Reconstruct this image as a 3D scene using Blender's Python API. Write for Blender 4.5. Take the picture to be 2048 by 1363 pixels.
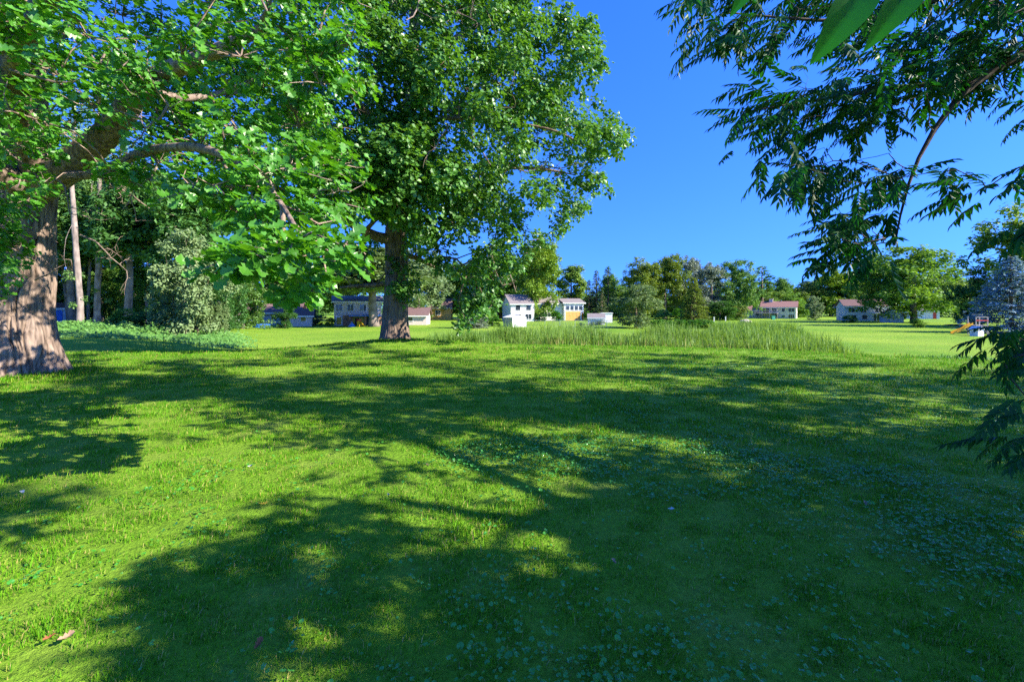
import bpy, math, random
import numpy as np
from mathutils import Matrix, Vector

# ------------------------------------------------------------------ camera, sky, sun, exposure
SC = bpy.context.scene
for _o in list(bpy.data.objects):
    bpy.data.objects.remove(_o)
F, CX, HY, ZC = 967.0, 1024.0, 615.0, 1.6        # focal length in photo pixels, principal column, horizon row, eye height
cam_data = bpy.data.cameras.new('camera')
cam_data.sensor_width = 36.0
cam_data.lens = 36.0 * F / 2048.0
cam_data.shift_y = -(681.5 - HY) / 2048.0
cam_data.clip_start = 0.05
cam_data.clip_end = 6000.0
cam = bpy.data.objects.new('camera', cam_data)
SC.collection.objects.link(cam)
cam.location = (0, 0, ZC)
cam.rotation_euler = (math.radians(90), 0, 0)
SC.camera = cam

SUN_EL, SUN_AZ = math.radians(34), math.radians(18)          # azimuth: degrees behind the camera's right hand
S = np.array([math.cos(SUN_EL) * math.cos(SUN_AZ), -math.cos(SUN_EL) * math.sin(SUN_AZ), math.sin(SUN_EL)])
world = bpy.data.worlds.new('World')
SC.world = world
world.use_nodes = True
wn = world.node_tree
wn.nodes.clear()
sky = wn.nodes.new('ShaderNodeTexSky')
sky.sky_type = 'NISHITA'
sky.sun_disc = False
sky.sun_elevation = SUN_EL
sky.sun_rotation = math.atan2(S[0], S[1])
sky.altitude = 1400.0
sky.air_density = 1.0
sky.dust_density = 0.2
sky.ozone_density = 6.0
# the air is clear down to the tree tops: look the sky up a little higher than the ray
wtc = wn.nodes.new('ShaderNodeTexCoord')
wmp = wn.nodes.new('ShaderNodeMapping'); wmp.inputs['Location'].default_value = (0, 0, 0.27); wmp.inputs['Scale'].default_value = (1, 1, 0.9)
wnm = wn.nodes.new('ShaderNodeVectorMath'); wnm.operation = 'NORMALIZE'
wn.links.new(wtc.outputs['Generated'], wmp.inputs['Vector']); wn.links.new(wmp.outputs[0], wnm.inputs[0]); wn.links.new(wnm.outputs[0], sky.inputs['Vector'])
hsv = wn.nodes.new('ShaderNodeHueSaturation')
hsv.inputs['Saturation'].default_value = 1.22
hsv.inputs['Hue'].default_value = 0.519
bg = wn.nodes.new('ShaderNodeBackground')
bg.inputs['Strength'].default_value = 0.15
wo = wn.nodes.new('ShaderNodeOutputWorld')
wn.links.new(sky.outputs[0], hsv.inputs['Color'])
wn.links.new(hsv.outputs[0], bg.inputs['Color'])
wn.links.new(bg.outputs[0], wo.inputs['Surface'])

sun_data = bpy.data.lights.new('sun', 'SUN')
sun_data.energy = 3.7
sun_data.angle = math.radians(0.53)
sun_data.color = (1.0, 0.92, 0.78)
sun = bpy.data.objects.new('sun', sun_data)
SC.collection.objects.link(sun)
sun.rotation_euler = Vector(S).to_track_quat('Z', 'Y').to_euler()
sun.location = (40, -25, 40)

SC.view_settings.view_transform = 'Standard'
SC.view_settings.look = 'None'
SC.view_settings.gamma = 1.0
SC.view_settings.exposure = 1.85
SC.render.engine = 'CYCLES'
SC.cycles.max_bounces = 7
SC.cycles.diffuse_bounces = 4
SC.cycles.glossy_bounces = 2
SC.cycles.transmission_bounces = 4
SC.cycles.transparent_max_bounces = 4
SC.cycles.sample_clamp_indirect = 6.0
SC.cycles.use_denoising = False
SC.cycles.use_light_tree = False

R = np.random.default_rng(7)
C = SC.collection

# ------------------------------------------------------------------ helpers
def P(px, py, Y):
    return np.array([(px - CX) / F * Y, Y, ZC - (py - HY) / F * Y])

def to_px(p):
    p = np.atleast_2d(p)
    return CX + F * p[:, 0] / p[:, 1], HY - F * (p[:, 2] - ZC) / p[:, 1]

def sstep(a, b, x):
    t = np.clip((x - a) / (b - a), 0, 1)
    return t * t * (3 - 2 * t)

def _hash(i, j, k):
    h = (i * 374761393 + j * 668265263 + k * 2147483647 + 974711) & 0xffffffff
    h = ((h ^ (h >> 13)) * 1274126177) & 0xffffffff
    h = ((h ^ (h >> 16)) * 2246822519) & 0xffffffff
    return ((h ^ (h >> 15)) & 0xffff) / 65535.0

def vnoise(x, y, z):
    x, y, z = np.broadcast_arrays(np.asarray(x, float), np.asarray(y, float), np.asarray(z, float))
    i, j, k = np.floor(x).astype(np.int64), np.floor(y).astype(np.int64), np.floor(z).astype(np.int64)
    u, v, w = x - i, y - j, z - k
    u, v, w = u * u * (3 - 2 * u), v * v * (3 - 2 * v), w * w * (3 - 2 * w)
    def c(a, b, d): return _hash(i + a, j + b, k + d)
    x00 = c(0, 0, 0) * (1 - u) + c(1, 0, 0) * u
    x10 = c(0, 1, 0) * (1 - u) + c(1, 1, 0) * u
    x01 = c(0, 0, 1) * (1 - u) + c(1, 0, 1) * u
    x11 = c(0, 1, 1) * (1 - u) + c(1, 1, 1) * u
    return (x00 * (1 - v) + x10 * v) * (1 - w) + (x01 * (1 - v) + x11 * v) * w

def gz(x, y):
    """height of the ground: a flat knoll round the camera that falls to a wet swale and a level field"""
    x = np.asarray(x, float); y = np.asarray(y, float)
    r = np.hypot(x, y)
    a = np.arctan2(x, y)
    L = 1 - sstep(-0.74, -0.40, a)
    L = np.where(y > 0, L, sstep(-1, 1, -a))
    drop = 1.5 * sstep(19, 33, r) + 0.35 * sstep(33, 85, r)
    z = -drop * (1 - 0.8 * L)
    z = z + 0.30 * np.exp(-((x + 5.2) ** 2 + (y - 21.5) ** 2) / 14.0)
    z = z + 0.05 * (vnoise(x * 0.23, y * 0.23, 3.3) - 0.5) * sstep(3, 9, r)
    return z

def G(px, py, ymin=6.0, ymax=260.0):
    """the ground point that shows at a photo pixel (farthest crossing)"""
    Y = np.exp(np.linspace(math.log(ymax), math.log(ymin), 4000))
    X = (px - CX) / F * Y
    q = HY - F * (gz(X, Y) - ZC) / Y
    k = np.argmax(q >= py)
    return np.array([X[k], Y[k], float(gz(X[k], Y[k]))])

def Gn(px, py):
    """nearest ground point on the knoll for a photo pixel (no occlusion by the crest)"""
    Y = np.linspace(1.0, 26, 4000)
    X = (px - CX) / F * Y
    q = HY - F * (gz(X, Y) - ZC) / Y
    k = np.argmin(np.abs(q - py))
    return np.array([X[k], Y[k], float(gz(X[k], Y[k]))])

def empty(name, loc=(0, 0, 0), label=None, cat=None, group=None, rz=0.0):
    o = bpy.data.objects.new(name, None)
    o.empty_display_size = 0.2
    C.objects.link(o)
    o.location = loc
    o.rotation_euler = (0, 0, rz)
    return tag(o, label, cat, group)

def tag(o, label=None, cat=None, group=None, kind=None):
    if label: o['label'] = label
    if cat: o['category'] = cat
    if group: o['group'] = group
    if kind: o['kind'] = kind
    return o

def np_mesh(name, V, polys, smooth=False):
    """polys: list of (n,k) index arrays"""
    me = bpy.data.meshes.new(name)
    V = np.ascontiguousarray(V, dtype=np.float32)
    polys = [np.ascontiguousarray(p, dtype=np.int32) for p in polys if len(p)]
    me.vertices.add(len(V))
    me.vertices.foreach_set('co', V.ravel())
    nl = sum(p.size for p in polys)
    npoly = sum(len(p) for p in polys)
    me.loops.add(nl)
    me.polygons.add(npoly)
    me.loops.foreach_set('vertex_index', np.concatenate([p.ravel() for p in polys]))
    tot = np.concatenate([np.full(len(p), p.shape[1], np.int32) for p in polys])
    st = np.concatenate([[0], np.cumsum(tot)[:-1]]).astype(np.int32)
    me.polygons.foreach_set('loop_start', st)
    try:
        me.polygons.foreach_set('loop_total', tot)
    except Exception:
        pass
    me.update(calc_edges=True)
    me.polygons.foreach_set('use_smooth', np.full(npoly, bool(smooth)))
    return me

def mobj(name, me, mat=None, parent=None, loc=None):
    o = bpy.data.objects.new(name, me)
    C.objects.link(o)
    if mat is not None and not me.materials:
        me.materials.append(mat)
    if parent is not None:
        put_under(o, parent)
    if loc is not None:
        o.location = loc
    return o

WORLD_ROOT = set()                  # things whose parts are modelled in world coordinates
def put_under(o, parent):
    o.parent = parent
    if parent.name in WORLD_ROOT:
        o.matrix_parent_inverse = Matrix.Translation(-Vector(parent.location))

def root_at(name, loc, label, cat, group=None):
    o = empty(name, [float(v) for v in loc], label, cat, group)
    WORLD_ROOT.add(o.name)
    return o

class MB:
    """collects boxes, tubes, polygons into one mesh"""
    def __init__(s): s.V = []; s.F = {3: [], 4: []}; s.n = 0
    def add(s, V, F):
        V = np.asarray(V, float)
        for k in (3, 4):
            f = [q for q in F if len(q) == k]
            if f: s.F[k].append(np.asarray(f) + s.n)
        for q in F:
            if len(q) > 4:
                for i in range(1, len(q) - 1):
                    s.F[3].append(np.array([[q[0], q[i], q[i + 1]]]) + s.n)
        s.V.append(V); s.n += len(V)
        return s
    def box(s, x0, x1, y0, y1, z0, z1):
        V = [(x, y, z) for z in (z0, z1) for y in (y0, y1) for x in (x0, x1)]
        return s.add(V, [(0, 2, 3, 1), (4, 5, 7, 6), (0, 1, 5, 4), (2, 6, 7, 3), (0, 4, 6, 2), (1, 3, 7, 5)])
    def tube(s, pts, rad, n=8, cap=True):
        V, q, t = tube_np(pts, rad, n, cap)
        s.F[4].append(q + s.n)
        if len(t): s.F[3].append(t + s.n)
        s.V.append(V); s.n += len(V)
        return s
    def mesh(s, name, smooth=False):
        polys = []
        for k in (3, 4):
            if s.F[k]: polys.append(np.concatenate(s.F[k]))
        return np_mesh(name, np.concatenate(s.V), polys, smooth)
    def obj(s, name, mat, parent=None, smooth=False):
        return mobj(name, s.mesh(name, smooth), mat, parent)

def tube_np(pts, rad, n=8, cap=True):
    pts = np.asarray(pts, float); m = len(pts)
    rad = np.broadcast_to(np.asarray(rad, float), (m,))
    T = np.gradient(pts, axis=0)
    T /= np.linalg.norm(T, axis=1)[:, None] + 1e-9
    ref = np.array([0, 0, 1.0]) if abs(T[0, 2]) < 0.9 else np.array([1.0, 0, 0])
    N = np.zeros_like(pts)
    v = ref - T[0] * (ref @ T[0]); N[0] = v / np.linalg.norm(v)
    for i in range(1, m):
        v = N[i - 1] - T[i] * (N[i - 1] @ T[i]); N[i] = v / (np.linalg.norm(v) + 1e-9)
    B = np.cross(T, N)
    a = np.linspace(0, 2 * math.pi, n, endpoint=False)
    V = pts[:, None] + rad[:, None, None] * (np.cos(a)[None, :, None] * N[:, None] + np.sin(a)[None, :, None] * B[:, None])
    V = V.reshape(-1, 3)
    i = np.arange(m - 1)[:, None] * n; j = np.arange(n)[None]; j2 = (j + 1) % n
    q = np.stack([i + j, i + j2, i + n + j2, i + n + j], -1).reshape(-1, 4)
    t = np.zeros((0, 3), int)
    if cap:
        V = np.vstack([V, pts[:1], pts[-1:]])
        k = np.arange(n); k2 = (k + 1) % n
        t = np.vstack([np.stack([np.full(n, m * n), k2, k], -1), np.stack([np.full(n, m * n + 1), (m - 1) * n + k, (m - 1) * n + k2], -1)])
    return V, q, t

def unit(v):
    v = np.asarray(v, float)
    return v / (np.linalg.norm(v, axis=-1, keepdims=True) + 1e-9)

def rdir(n):
    return unit(R.normal(size=(n, 3)))

# ------------------------------------------------------------------ materials
def nodes_of(m):
    m.use_nodes = True
    nt = m.node_tree
    nt.nodes.clear()
    return nt

def mat_leaf(name, dark, light, trans=0.35, rough=0.42, spec=0.4, tcol=None, nscale=0.6):
    m = bpy.data.materials.new(name); nt = nodes_of(m); N = nt.nodes; K = nt.links
    geo = N.new('ShaderNodeNewGeometry')
    tc = N.new('ShaderNodeTexCoord')
    noi = N.new('ShaderNodeTexNoise'); noi.inputs['Scale'].default_value = nscale; noi.inputs['Detail'].default_value = 2
    K.new(tc.outputs['Object'], noi.inputs['Vector'])
    oi = N.new('ShaderNodeObjectInfo')
    add = N.new('ShaderNodeMath'); add.operation = 'MULTIPLY_ADD'; add.inputs[1].default_value = 0.65
    K.new(geo.outputs['Random Per Island'], add.inputs[0]); 
    mm = N.new('ShaderNodeMath'); mm.operation = 'MULTIPLY_ADD'; mm.inputs[1].default_value = 0.9; mm.inputs[2].default_value = -0.32
    K.new(noi.outputs['Fac'], mm.inputs[0]); 
    m3 = N.new('ShaderNodeMath'); m3.operation = 'MULTIPLY_ADD'; m3.inputs[1].default_value = 0.18
    K.new(oi.outputs['Random'], m3.inputs[0]); K.new(mm.outputs[0], m3.inputs[2])
    K.new(m3.outputs[0], add.inputs[2])
    mix = N.new('ShaderNodeMix'); mix.data_type = 'RGBA'; mix.clamp_factor = True
    mix.inputs['A'].default_value = (*dark, 1); mix.inputs['B'].default_value = (*light, 1)
    K.new(add.outputs[0], mix.inputs['Factor'])
    p = N.new('ShaderNodeBsdfPrincipled')
    p.inputs['Roughness'].default_value = rough
    p.inputs['Specular IOR Level'].default_value = spec
    K.new(mix.outputs['Result'], p.inputs['Base Color'])
    t = N.new('ShaderNodeBsdfTranslucent')
    g = N.new('ShaderNodeMix'); g.data_type = 'RGBA'; g.blend_type = 'MULTIPLY'; g.inputs['Factor'].default_value = 1.0
    g.inputs['B'].default_value = (*(tcol or (1.5, 1.35, 0.5)), 1)
    K.new(mix.outputs['Result'], g.inputs['A'])
    K.new(g.outputs['Result'], t.inputs['Color'])
    ms = N.new('ShaderNodeMixShader'); ms.inputs['Fac'].default_value = trans
    K.new(p.outputs[0], ms.inputs[1]); K.new(t.outputs[0], ms.inputs[2])
    o = N.new('ShaderNodeOutputMaterial'); K.new(ms.outputs[0], o.inputs['Surface'])
    return m

def mat_plain(name, col, rough=0.7, spec=0.3, var=0.12, scale=3.0, bump=0.0, stretch=(1, 1, 1), col2=None, metal=0.0, detail=4):
    m = bpy.data.materials.new(name); nt = nodes_of(m); N = nt.nodes; K = nt.links
    tc = N.new('ShaderNodeTexCoord')
    mp = N.new('ShaderNodeMapping'); mp.inputs['Scale'].default_value = stretch
    K.new(tc.outputs['Object'], mp.inputs['Vector'])
    noi = N.new('ShaderNodeTexNoise'); noi.inputs['Scale'].default_value = scale; noi.inputs['Detail'].default_value = detail
    K.new(mp.outputs[0], noi.inputs['Vector'])
    mix = N.new('ShaderNodeMix'); mix.data_type = 'RGBA'
    c = np.array(col)
    mix.inputs['A'].default_value = (*(c * (1 - var)), 1)
    mix.inputs['B'].default_value = (*(np.array(col2) if col2 is not None else np.clip(c * (1 + var), 0, 0.9)), 1)
    rmp = N.new('ShaderNodeMapRange'); rmp.inputs['From Min'].default_value = 0.3; rmp.inputs['From Max'].default_value = 0.7
    K.new(noi.outputs['Fac'], rmp.inputs['Value']); K.new(rmp.outputs['Result'], mix.inputs['Factor'])
    p = N.new('ShaderNodeBsdfPrincipled')
    p.inputs['Roughness'].default_value = rough; p.inputs['Specular IOR Level'].default_value = spec; p.inputs['Metallic'].default_value = metal
    K.new(mix.outputs['Result'], p.inputs['Base Color'])
    if bump > 0:
        b = N.new('ShaderNodeBump'); b.inputs['Strength'].default_value = bump; b.inputs['Distance'].default_value = 0.03
        K.new(noi.outputs['Fac'], b.inputs['Height']); K.new(b.outputs[0], p.inputs['Normal'])
    o = N.new('ShaderNodeOutputMaterial'); K.new(p.outputs[0], o.inputs['Surface'])
    return m

def mat_siding(name, col, step=0.2, rough=0.6):
    """lapped siding: fine horizontal relief"""
    m = mat_plain(name, col, rough, 0.3, 0.06, 1.5); nt = m.node_tree; N = nt.nodes; K = nt.links
    tc = N.new('ShaderNodeTexCoord'); sep = N.new('ShaderNodeSeparateXYZ'); K.new(tc.outputs['Object'], sep.inputs[0])
    d = N.new('ShaderNodeMath'); d.operation = 'DIVIDE'; d.inputs[1].default_value = step; K.new(sep.outputs['Z'], d.inputs[0])
    fr = N.new('ShaderNodeMath'); fr.operation = 'FRACT'; K.new(d.outputs[0], fr.inputs[0])
    b = N.new('ShaderNodeBump'); b.inputs['Strength'].default_value = 0.6; b.inputs['Distance'].default_value = 0.02; b.invert = True
    K.new(fr.outputs[0], b.inputs['Height'])
    p = [n for n in N if n.type == 'BSDF_PRINCIPLED'][0]; K.new(b.outputs[0], p.inputs['Normal'])
    return m

def mat_glass(name, col=(0.03, 0.04, 0.05)):
    return mat_plain(name, col, 0.06, 0.8, 0.2, 0.7)

M = {}
M['oak_near'] = mat_leaf('oak leaf near', (0.040, 0.165, 0.012), (0.12, 0.36, 0.030), 0.36, 0.40, 0.6, (1.7, 1.5, 0.35), 0.5)
M['oak_mid'] = mat_leaf('oak leaf', (0.040, 0.130, 0.016), (0.115, 0.30, 0.045), 0.34, 0.42, 0.55, (1.6, 1.35, 0.4), 0.35)
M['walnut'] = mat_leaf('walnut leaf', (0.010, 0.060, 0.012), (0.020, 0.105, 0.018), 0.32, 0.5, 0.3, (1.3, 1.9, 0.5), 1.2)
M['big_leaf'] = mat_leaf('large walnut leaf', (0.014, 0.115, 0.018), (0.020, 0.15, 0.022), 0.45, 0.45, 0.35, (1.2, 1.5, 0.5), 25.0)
M['shade_leaf'] = mat_leaf('shade tree leaf', (0.05, 0.15, 0.012), (0.10, 0.26, 0.02), 0.45, 0.45, 0.3, (1.6, 1.6, 0.5))
M['wood_leaf'] = mat_leaf('woodland leaf', (0.055, 0.15, 0.025), (0.17, 0.31, 0.065), 0.28, 0.5, 0.4)
M['grey_leaf'] = mat_leaf('grey green leaf', (0.10, 0.18, 0.055), (0.24, 0.33, 0.13), 0.25, 0.55, 0.3, (1.3, 1.3, 0.6))
M['far_green'] = mat_leaf('far green leaf', (0.060, 0.165, 0.028), (0.18, 0.34, 0.06), 0.35, 0.55, 0.3)
M['far_dark'] = mat_leaf('far dark leaf', (0.035, 0.120, 0.030), (0.10, 0.24, 0.05), 0.32, 0.55, 0.3)
M['far_olive'] = mat_leaf('far olive leaf', (0.085, 0.150, 0.02), (0.22, 0.31, 0.045), 0.32, 0.55, 0.3)
M['far_silver'] = mat_leaf('far silver leaf', (0.13, 0.19, 0.12), (0.33, 0.38, 0.28), 0.2, 0.55, 0.3, (1.1, 1.1, 0.7))
M['far_lime'] = mat_leaf('far bright leaf', (0.09, 0.19, 0.020), (0.24, 0.38, 0.04), 0.3, 0.55, 0.3)
M['hedge'] = mat_leaf('hedge leaf', (0.04, 0.15, 0.012), (0.10, 0.30, 0.02), 0.3, 0.5, 0.3)
M['spruce'] = mat_leaf('spruce needle', (0.045, 0.105, 0.035), (0.14, 0.20, 0.06), 0.08, 0.6, 0.25, (1, 1, .6))
M['blue_spruce'] = mat_leaf('blue spruce needle', (0.13, 0.24, 0.27), (0.42, 0.55, 0.58), 0.08, 0.6, 0.3, (1, 1, 1))
M['pine'] = mat_leaf('pine needle', (0.05, 0.16, 0.03), (0.16, 0.33, 0.045), 0.12, 0.6, 0.25)
M['cover'] = mat_leaf('ground cover leaf', (0.06, 0.19, 0.030), (0.16, 0.33, 0.06), 0.3, 0.5, 0.35)
M['reed'] = mat_leaf('reed leaf', (0.085, 0.20, 0.025), (0.22, 0.36, 0.07), 0.35, 0.5, 0.3, None, 0.25)
M['reed_low'] = mat_leaf('young reed leaf', (0.15, 0.27, 0.015), (0.32, 0.42, 0.05), 0.3, 0.5, 0.3, None, 0.25)
M['ivy'] = mat_leaf('ground ivy leaf', (0.035, 0.20, 0.014), (0.08, 0.32, 0.03), 0.2, 0.30, 0.7, (1.2, 1.3, .5), 2.0)
M['bark_oak'] = mat_plain('oak bark', (0.15, 0.105, 0.078), 0.9, 0.15, 0.5, 14.0, 1.0, (1, 1, 0.14), (0.37, 0.275, 0.215), 0, 8)
M['bark_dark'] = mat_plain('dark oak bark', (0.15, 0.105, 0.075), 0.9, 0.15, 0.35, 9.0, 0.8, (1, 1, 0.2), (0.27, 0.20, 0.15), 0, 6)
M['bark_grey'] = mat_plain('grey bark', (0.22, 0.175, 0.145), 0.9, 0.15, 0.5, 2.6, 0.5, (1, 1, 0.5), (0.36, 0.29, 0.24), 0, 8)
M['bark_far'] = mat_plain('far bark', (0.20, 0.15, 0.11), 0.9, 0.15, 0.3, 3.0)
M['twig'] = mat_plain('walnut bark', (0.075, 0.058, 0.050), 0.8, 0.2, 0.3, 12.0, 0.3)
M['dead'] = mat_plain('dead wood', (0.24, 0.175, 0.14), 0.85, 0.2, 0.3, 8.0, 0.3)

def mat_blade():
    m = bpy.data.materials.new('grass blade'); nt = nodes_of(m); N = nt.nodes; K = nt.links
    geo = N.new('ShaderNodeNewGeometry'); oi = N.new('ShaderNodeObjectInfo')
    rmp = N.new('ShaderNodeValToRGB'); e = rmp.color_ramp.elements
    e[0].position = 0.0; e[0].color = (0.055, 0.21, 0.006, 1)
    e[1].position = 1.0; e[1].color = (0.42, 0.37, 0.14, 1)
    for pos, c in ((0.45, (0.100, 0.31, 0.008, 1)), (0.88, (0.17, 0.36, 0.012, 1)), (0.94, (0.38, 0.34, 0.09, 1))):
        el = e.new(pos); el.color = c
    K.new(geo.outputs['Random Per Island'], rmp.inputs['Fac'])
    noi = N.new('ShaderNodeTexNoise'); noi.inputs['Scale'].default_value = 0.55; noi.inputs['Detail'].default_value = 3
    K.new(geo.outputs['Position'], noi.inputs['Vector'])
    r2 = N.new('ShaderNodeMapRange'); r2.inputs['From Min'].default_value = 0.35; r2.inputs['From Max'].default_value = 0.68
    K.new(noi.outputs['Fac'], r2.inputs['Value'])
    mix = N.new('ShaderNodeMix'); mix.data_type = 'RGBA'; mix.blend_type = 'MULTIPLY'
    mix.inputs['B'].default_value = (1.32, 1.14, 1.1, 1)
    K.new(r2.outputs['Result'], mix.inputs['Factor']); K.new(rmp.outputs['Color'], mix.inputs['A'])
    v = N.new('ShaderNodeHueSaturation'); K.new(mix.outputs['Result'], v.inputs['Color'])
    mr = N.new('ShaderNodeMapRange'); mr.inputs['To Min'].default_value = 0.8; mr.inputs['To Max'].default_value = 1.2
    K.new(oi.outputs['Random'], mr.inputs['Value']); K.new(mr.outputs['Result'], v.inputs['Value'])
    p = N.new('ShaderNodeBsdfPrincipled'); p.inputs['Roughness'].default_value = 0.55; p.inputs['Specular IOR Level'].default_value = 0.15
    K.new(v.outputs[0], p.inputs['Base Color'])
    t = N.new('ShaderNodeBsdfTranslucent'); K.new(v.outputs[0], t.inputs['Color'])
    ms = N.new('ShaderNodeMixShader'); ms.inputs['Fac'].default_value = 0.35
    K.new(p.outputs[0], ms.inputs[1]); K.new(t.outputs[0], ms.inputs[2])
    o = N.new('ShaderNodeOutputMaterial'); K.new(ms.outputs[0], o.inputs['Surface'])
    return m
M['blade'] = mat_blade()

def mat_ground():
    m = bpy.data.materials.new('lawn'); nt = nodes_of(m); N = nt.nodes; K = nt.links
    geo = N.new('ShaderNodeNewGeometry')
    def noise(s, d, r=0.5):
        n = N.new('ShaderNodeTexNoise'); n.inputs['Scale'].default_value = s; n.inputs['Detail'].default_value = d; n.inputs['Roughness'].default_value = r
        K.new(geo.outputs['Position'], n.inputs['Vector']); return n
    a, b, c = noise(0.09, 4), noise(1.3, 5, 0.6), noise(22, 4, 0.7)
    mix = N.new('ShaderNodeMix'); mix.data_type = 'RGBA'
    mix.inputs['A'].default_value = (0.115, 0.25, 0.012, 1); mix.inputs['B'].default_value = (0.23, 0.35, 0.03, 1)
    r = N.new('ShaderNodeMapRange'); r.inputs['From Min'].default_value = 0.32; r.inputs['From Max'].default_value = 0.7
    K.new(a.outputs['Fac'], r.inputs['Value']); K.new(r.outputs['Result'], mix.inputs['Factor'])
    m2 = N.new('ShaderNodeMix'); m2.data_type = 'RGBA'; m2.inputs['B'].default_value = (0.27, 0.30, 0.06, 1)
    r2 = N.new('ShaderNodeMapRange'); r2.inputs['From Min'].default_value = 0.5; r2.inputs['From Max'].default_value = 0.8; r2.inputs['To Max'].default_value = 0.7
    K.new(b.outputs['Fac'], r2.inputs['Value']); K.new(r2.outputs['Result'], m2.inputs['Factor']); K.new(mix.outputs['Result'], m2.inputs['A'])
    m3 = N.new('ShaderNodeMix'); m3.data_type = 'RGBA'; m3.blend_type = 'MULTIPLY'; m3.inputs['Factor'].default_value = 0.8
    r3 = N.new('ShaderNodeMapRange'); r3.inputs['From Min'].default_value = 0.25; r3.inputs['From Max'].default_value = 0.75; r3.inputs['To Min'].default_value = 0.5; r3.inputs['To Max'].default_value = 1.35
    K.new(c.outputs['Fac'], r3.inputs['Value']); K.new(r3.outputs['Result'], m3.inputs['B']); K.new(m2.outputs['Result'], m3.inputs['A'])
    p = N.new('ShaderNodeBsdfPrincipled'); p.inputs['Roughness'].default_value = 0.85; p.inputs['Specular IOR Level'].default_value = 0.1
    K.new(m3.outputs['Result'], p.inputs['Base Color'])
    bm = N.new('ShaderNodeBump'); bm.inputs['Strength'].default_value = 0.7; bm.inputs['Distance'].default_value = 0.06
    K.new(c.outputs['Fac'], bm.inputs['Height']); K.new(bm.outputs[0], p.inputs['Normal'])
    o = N.new('ShaderNodeOutputMaterial'); K.new(p.outputs[0], o.inputs['Surface'])
    return m
M['ground'] = mat_ground()

# ------------------------------------------------------------------ ground
def build_ground():
    rr = np.concatenate([np.linspace(0.6, 40, 80), np.exp(np.linspace(math.log(41.5), math.log(3500), 60))])
    na = 288
    a = np.linspace(0, 2 * math.pi, na, endpoint=False)
    X = rr[:, None] * np.sin(a)[None]; Y = rr[:, None] * np.cos(a)[None]
    V = np.stack([X, Y, gz(X, Y)], -1).reshape(-1, 3)
    V = np.vstack([V, [[0, 0, 0]]])
    i = np.arange(len(rr) - 1)[:, None] * na; j = np.arange(na)[None]; j2 = (j + 1) % na
    q = np.stack([i + j, i + j2, i + na + j2, i + na + j], -1).reshape(-1, 4)
    k = np.arange(na)
    t = np.stack([np.full(na, len(V) - 1), (k + 1) % na, k], -1)
    o = mobj('ground', np_mesh('ground', V, [q, t], True), M['ground'])
    tag(o, 'mown lawn on a low knoll falling to a level field', 'ground', kind='structure')
build_ground()

# ------------------------------------------------------------------ leaves and branches
KITE = (np.array([[0, 0, 0], [0.45, 0.30, 0.07], [1, 0, 0], [0.45, -0.30, 0.07]]), np.array([[0, 2, 1], [0, 3, 2]]))
_o = [(0, 0), (0.10, 0.05), (0.22, 0.20), (0.32, 0.10), (0.47, 0.33), (0.58, 0.17), (0.74, 0.36), (0.84, 0.20), (0.92, 0.20), (1.0, 0.0)]
def _oak_leaf():
    V = [(0, 0, 0), (0.35, 0, -0.02), (0.66, 0, -0.03), (1, 0, 0.04)]
    Fc = []
    for sgn in (1, -1):
        b = len(V)
        V += [(x, sgn * y, 0.10 * y * 2 + 0.02 * math.sin(9 * x)) for x, y in _o[1:-1]]
        ids = list(range(b, b + 8))
        tri = [(0, ids[0], ids[1]), (0, ids[1], 1), (1, ids[1], ids[2]), (1, ids[2], ids[3]), (1, ids[3], 2), (2, ids[3], ids[4]),
               (2, ids[4], ids[5]), (2, ids[5], ids[6]), (2, ids[6], 3), (3, ids[6], ids[7])]
        Fc += [t if sgn > 0 else t[::-1] for t in tri]
    return np.array(V, float), np.array(Fc)
OAK = _oak_leaf()
OAK_S = (np.array([[0, 0, 0], [0.35, 0.10, 0.02], [0.5, 0.34, 0.09], [0.75, 0.33, 0.08], [1, 0, 0.0], [0.75, -0.33, 0.08], [0.5, -0.34, 0.09], [0.35, -0.1, 0.02]]),
         np.array([[0, 4, 1], [1, 4, 3], [1, 3, 2], [0, 7, 4], [7, 5, 4], [7, 6, 5]]))

def leaf_frames(n, out, up=0.75, outw=0.35, rnd=0.6, droop=0.25):
    """orthonormal frames: leaf direction, side, normal"""
    nrm = unit(np.array([0, 0, up]) + outw * out + rnd * rdir(n) + 0.4 * S)      # leaves turn to the light
    d = R.normal(size=(n, 3)) + 0.5 * out
    d[:, 2] -= droop
    d = unit(d - nrm * np.sum(d * nrm, 1)[:, None])
    return d, np.cross(nrm, d), nrm

def scatter(tpl, pos, fr, size):
    V, Fc = tpl; n = len(pos); d, b, m = fr
    size = np.broadcast_to(np.asarray(size, float), (n,))
    W = pos[:, None] + size[:, None, None] * (V[None, :, 0, None] * d[:, None] + V[None, :, 1, None] * b[:, None] + V[None, :, 2, None] * m[:, None])
    Q = Fc[None] + (np.arange(n) * len(V))[:, None, None]
    return W.reshape(-1, 3), Q.reshape(-1, Fc.shape[1])

def leaves_mesh(name, tpl, pos, fr, size):
    V, Q = scatter(tpl, pos, fr, size)
    return np_mesh(name, V, [Q])

def in_poly(px, py, poly):
    poly = np.asarray(poly, float); x0, y0 = poly.T; x1, y1 = np.roll(poly, -1, 0).T
    px = px[:, None]; py = py[:, None]
    c = ((y0 > py) != (y1 > py)) & (px < (x1 - x0) * (py - y0) / (y1 - y0 + 1e-12) + x0)
    return c.sum(1) % 2 == 1

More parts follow.
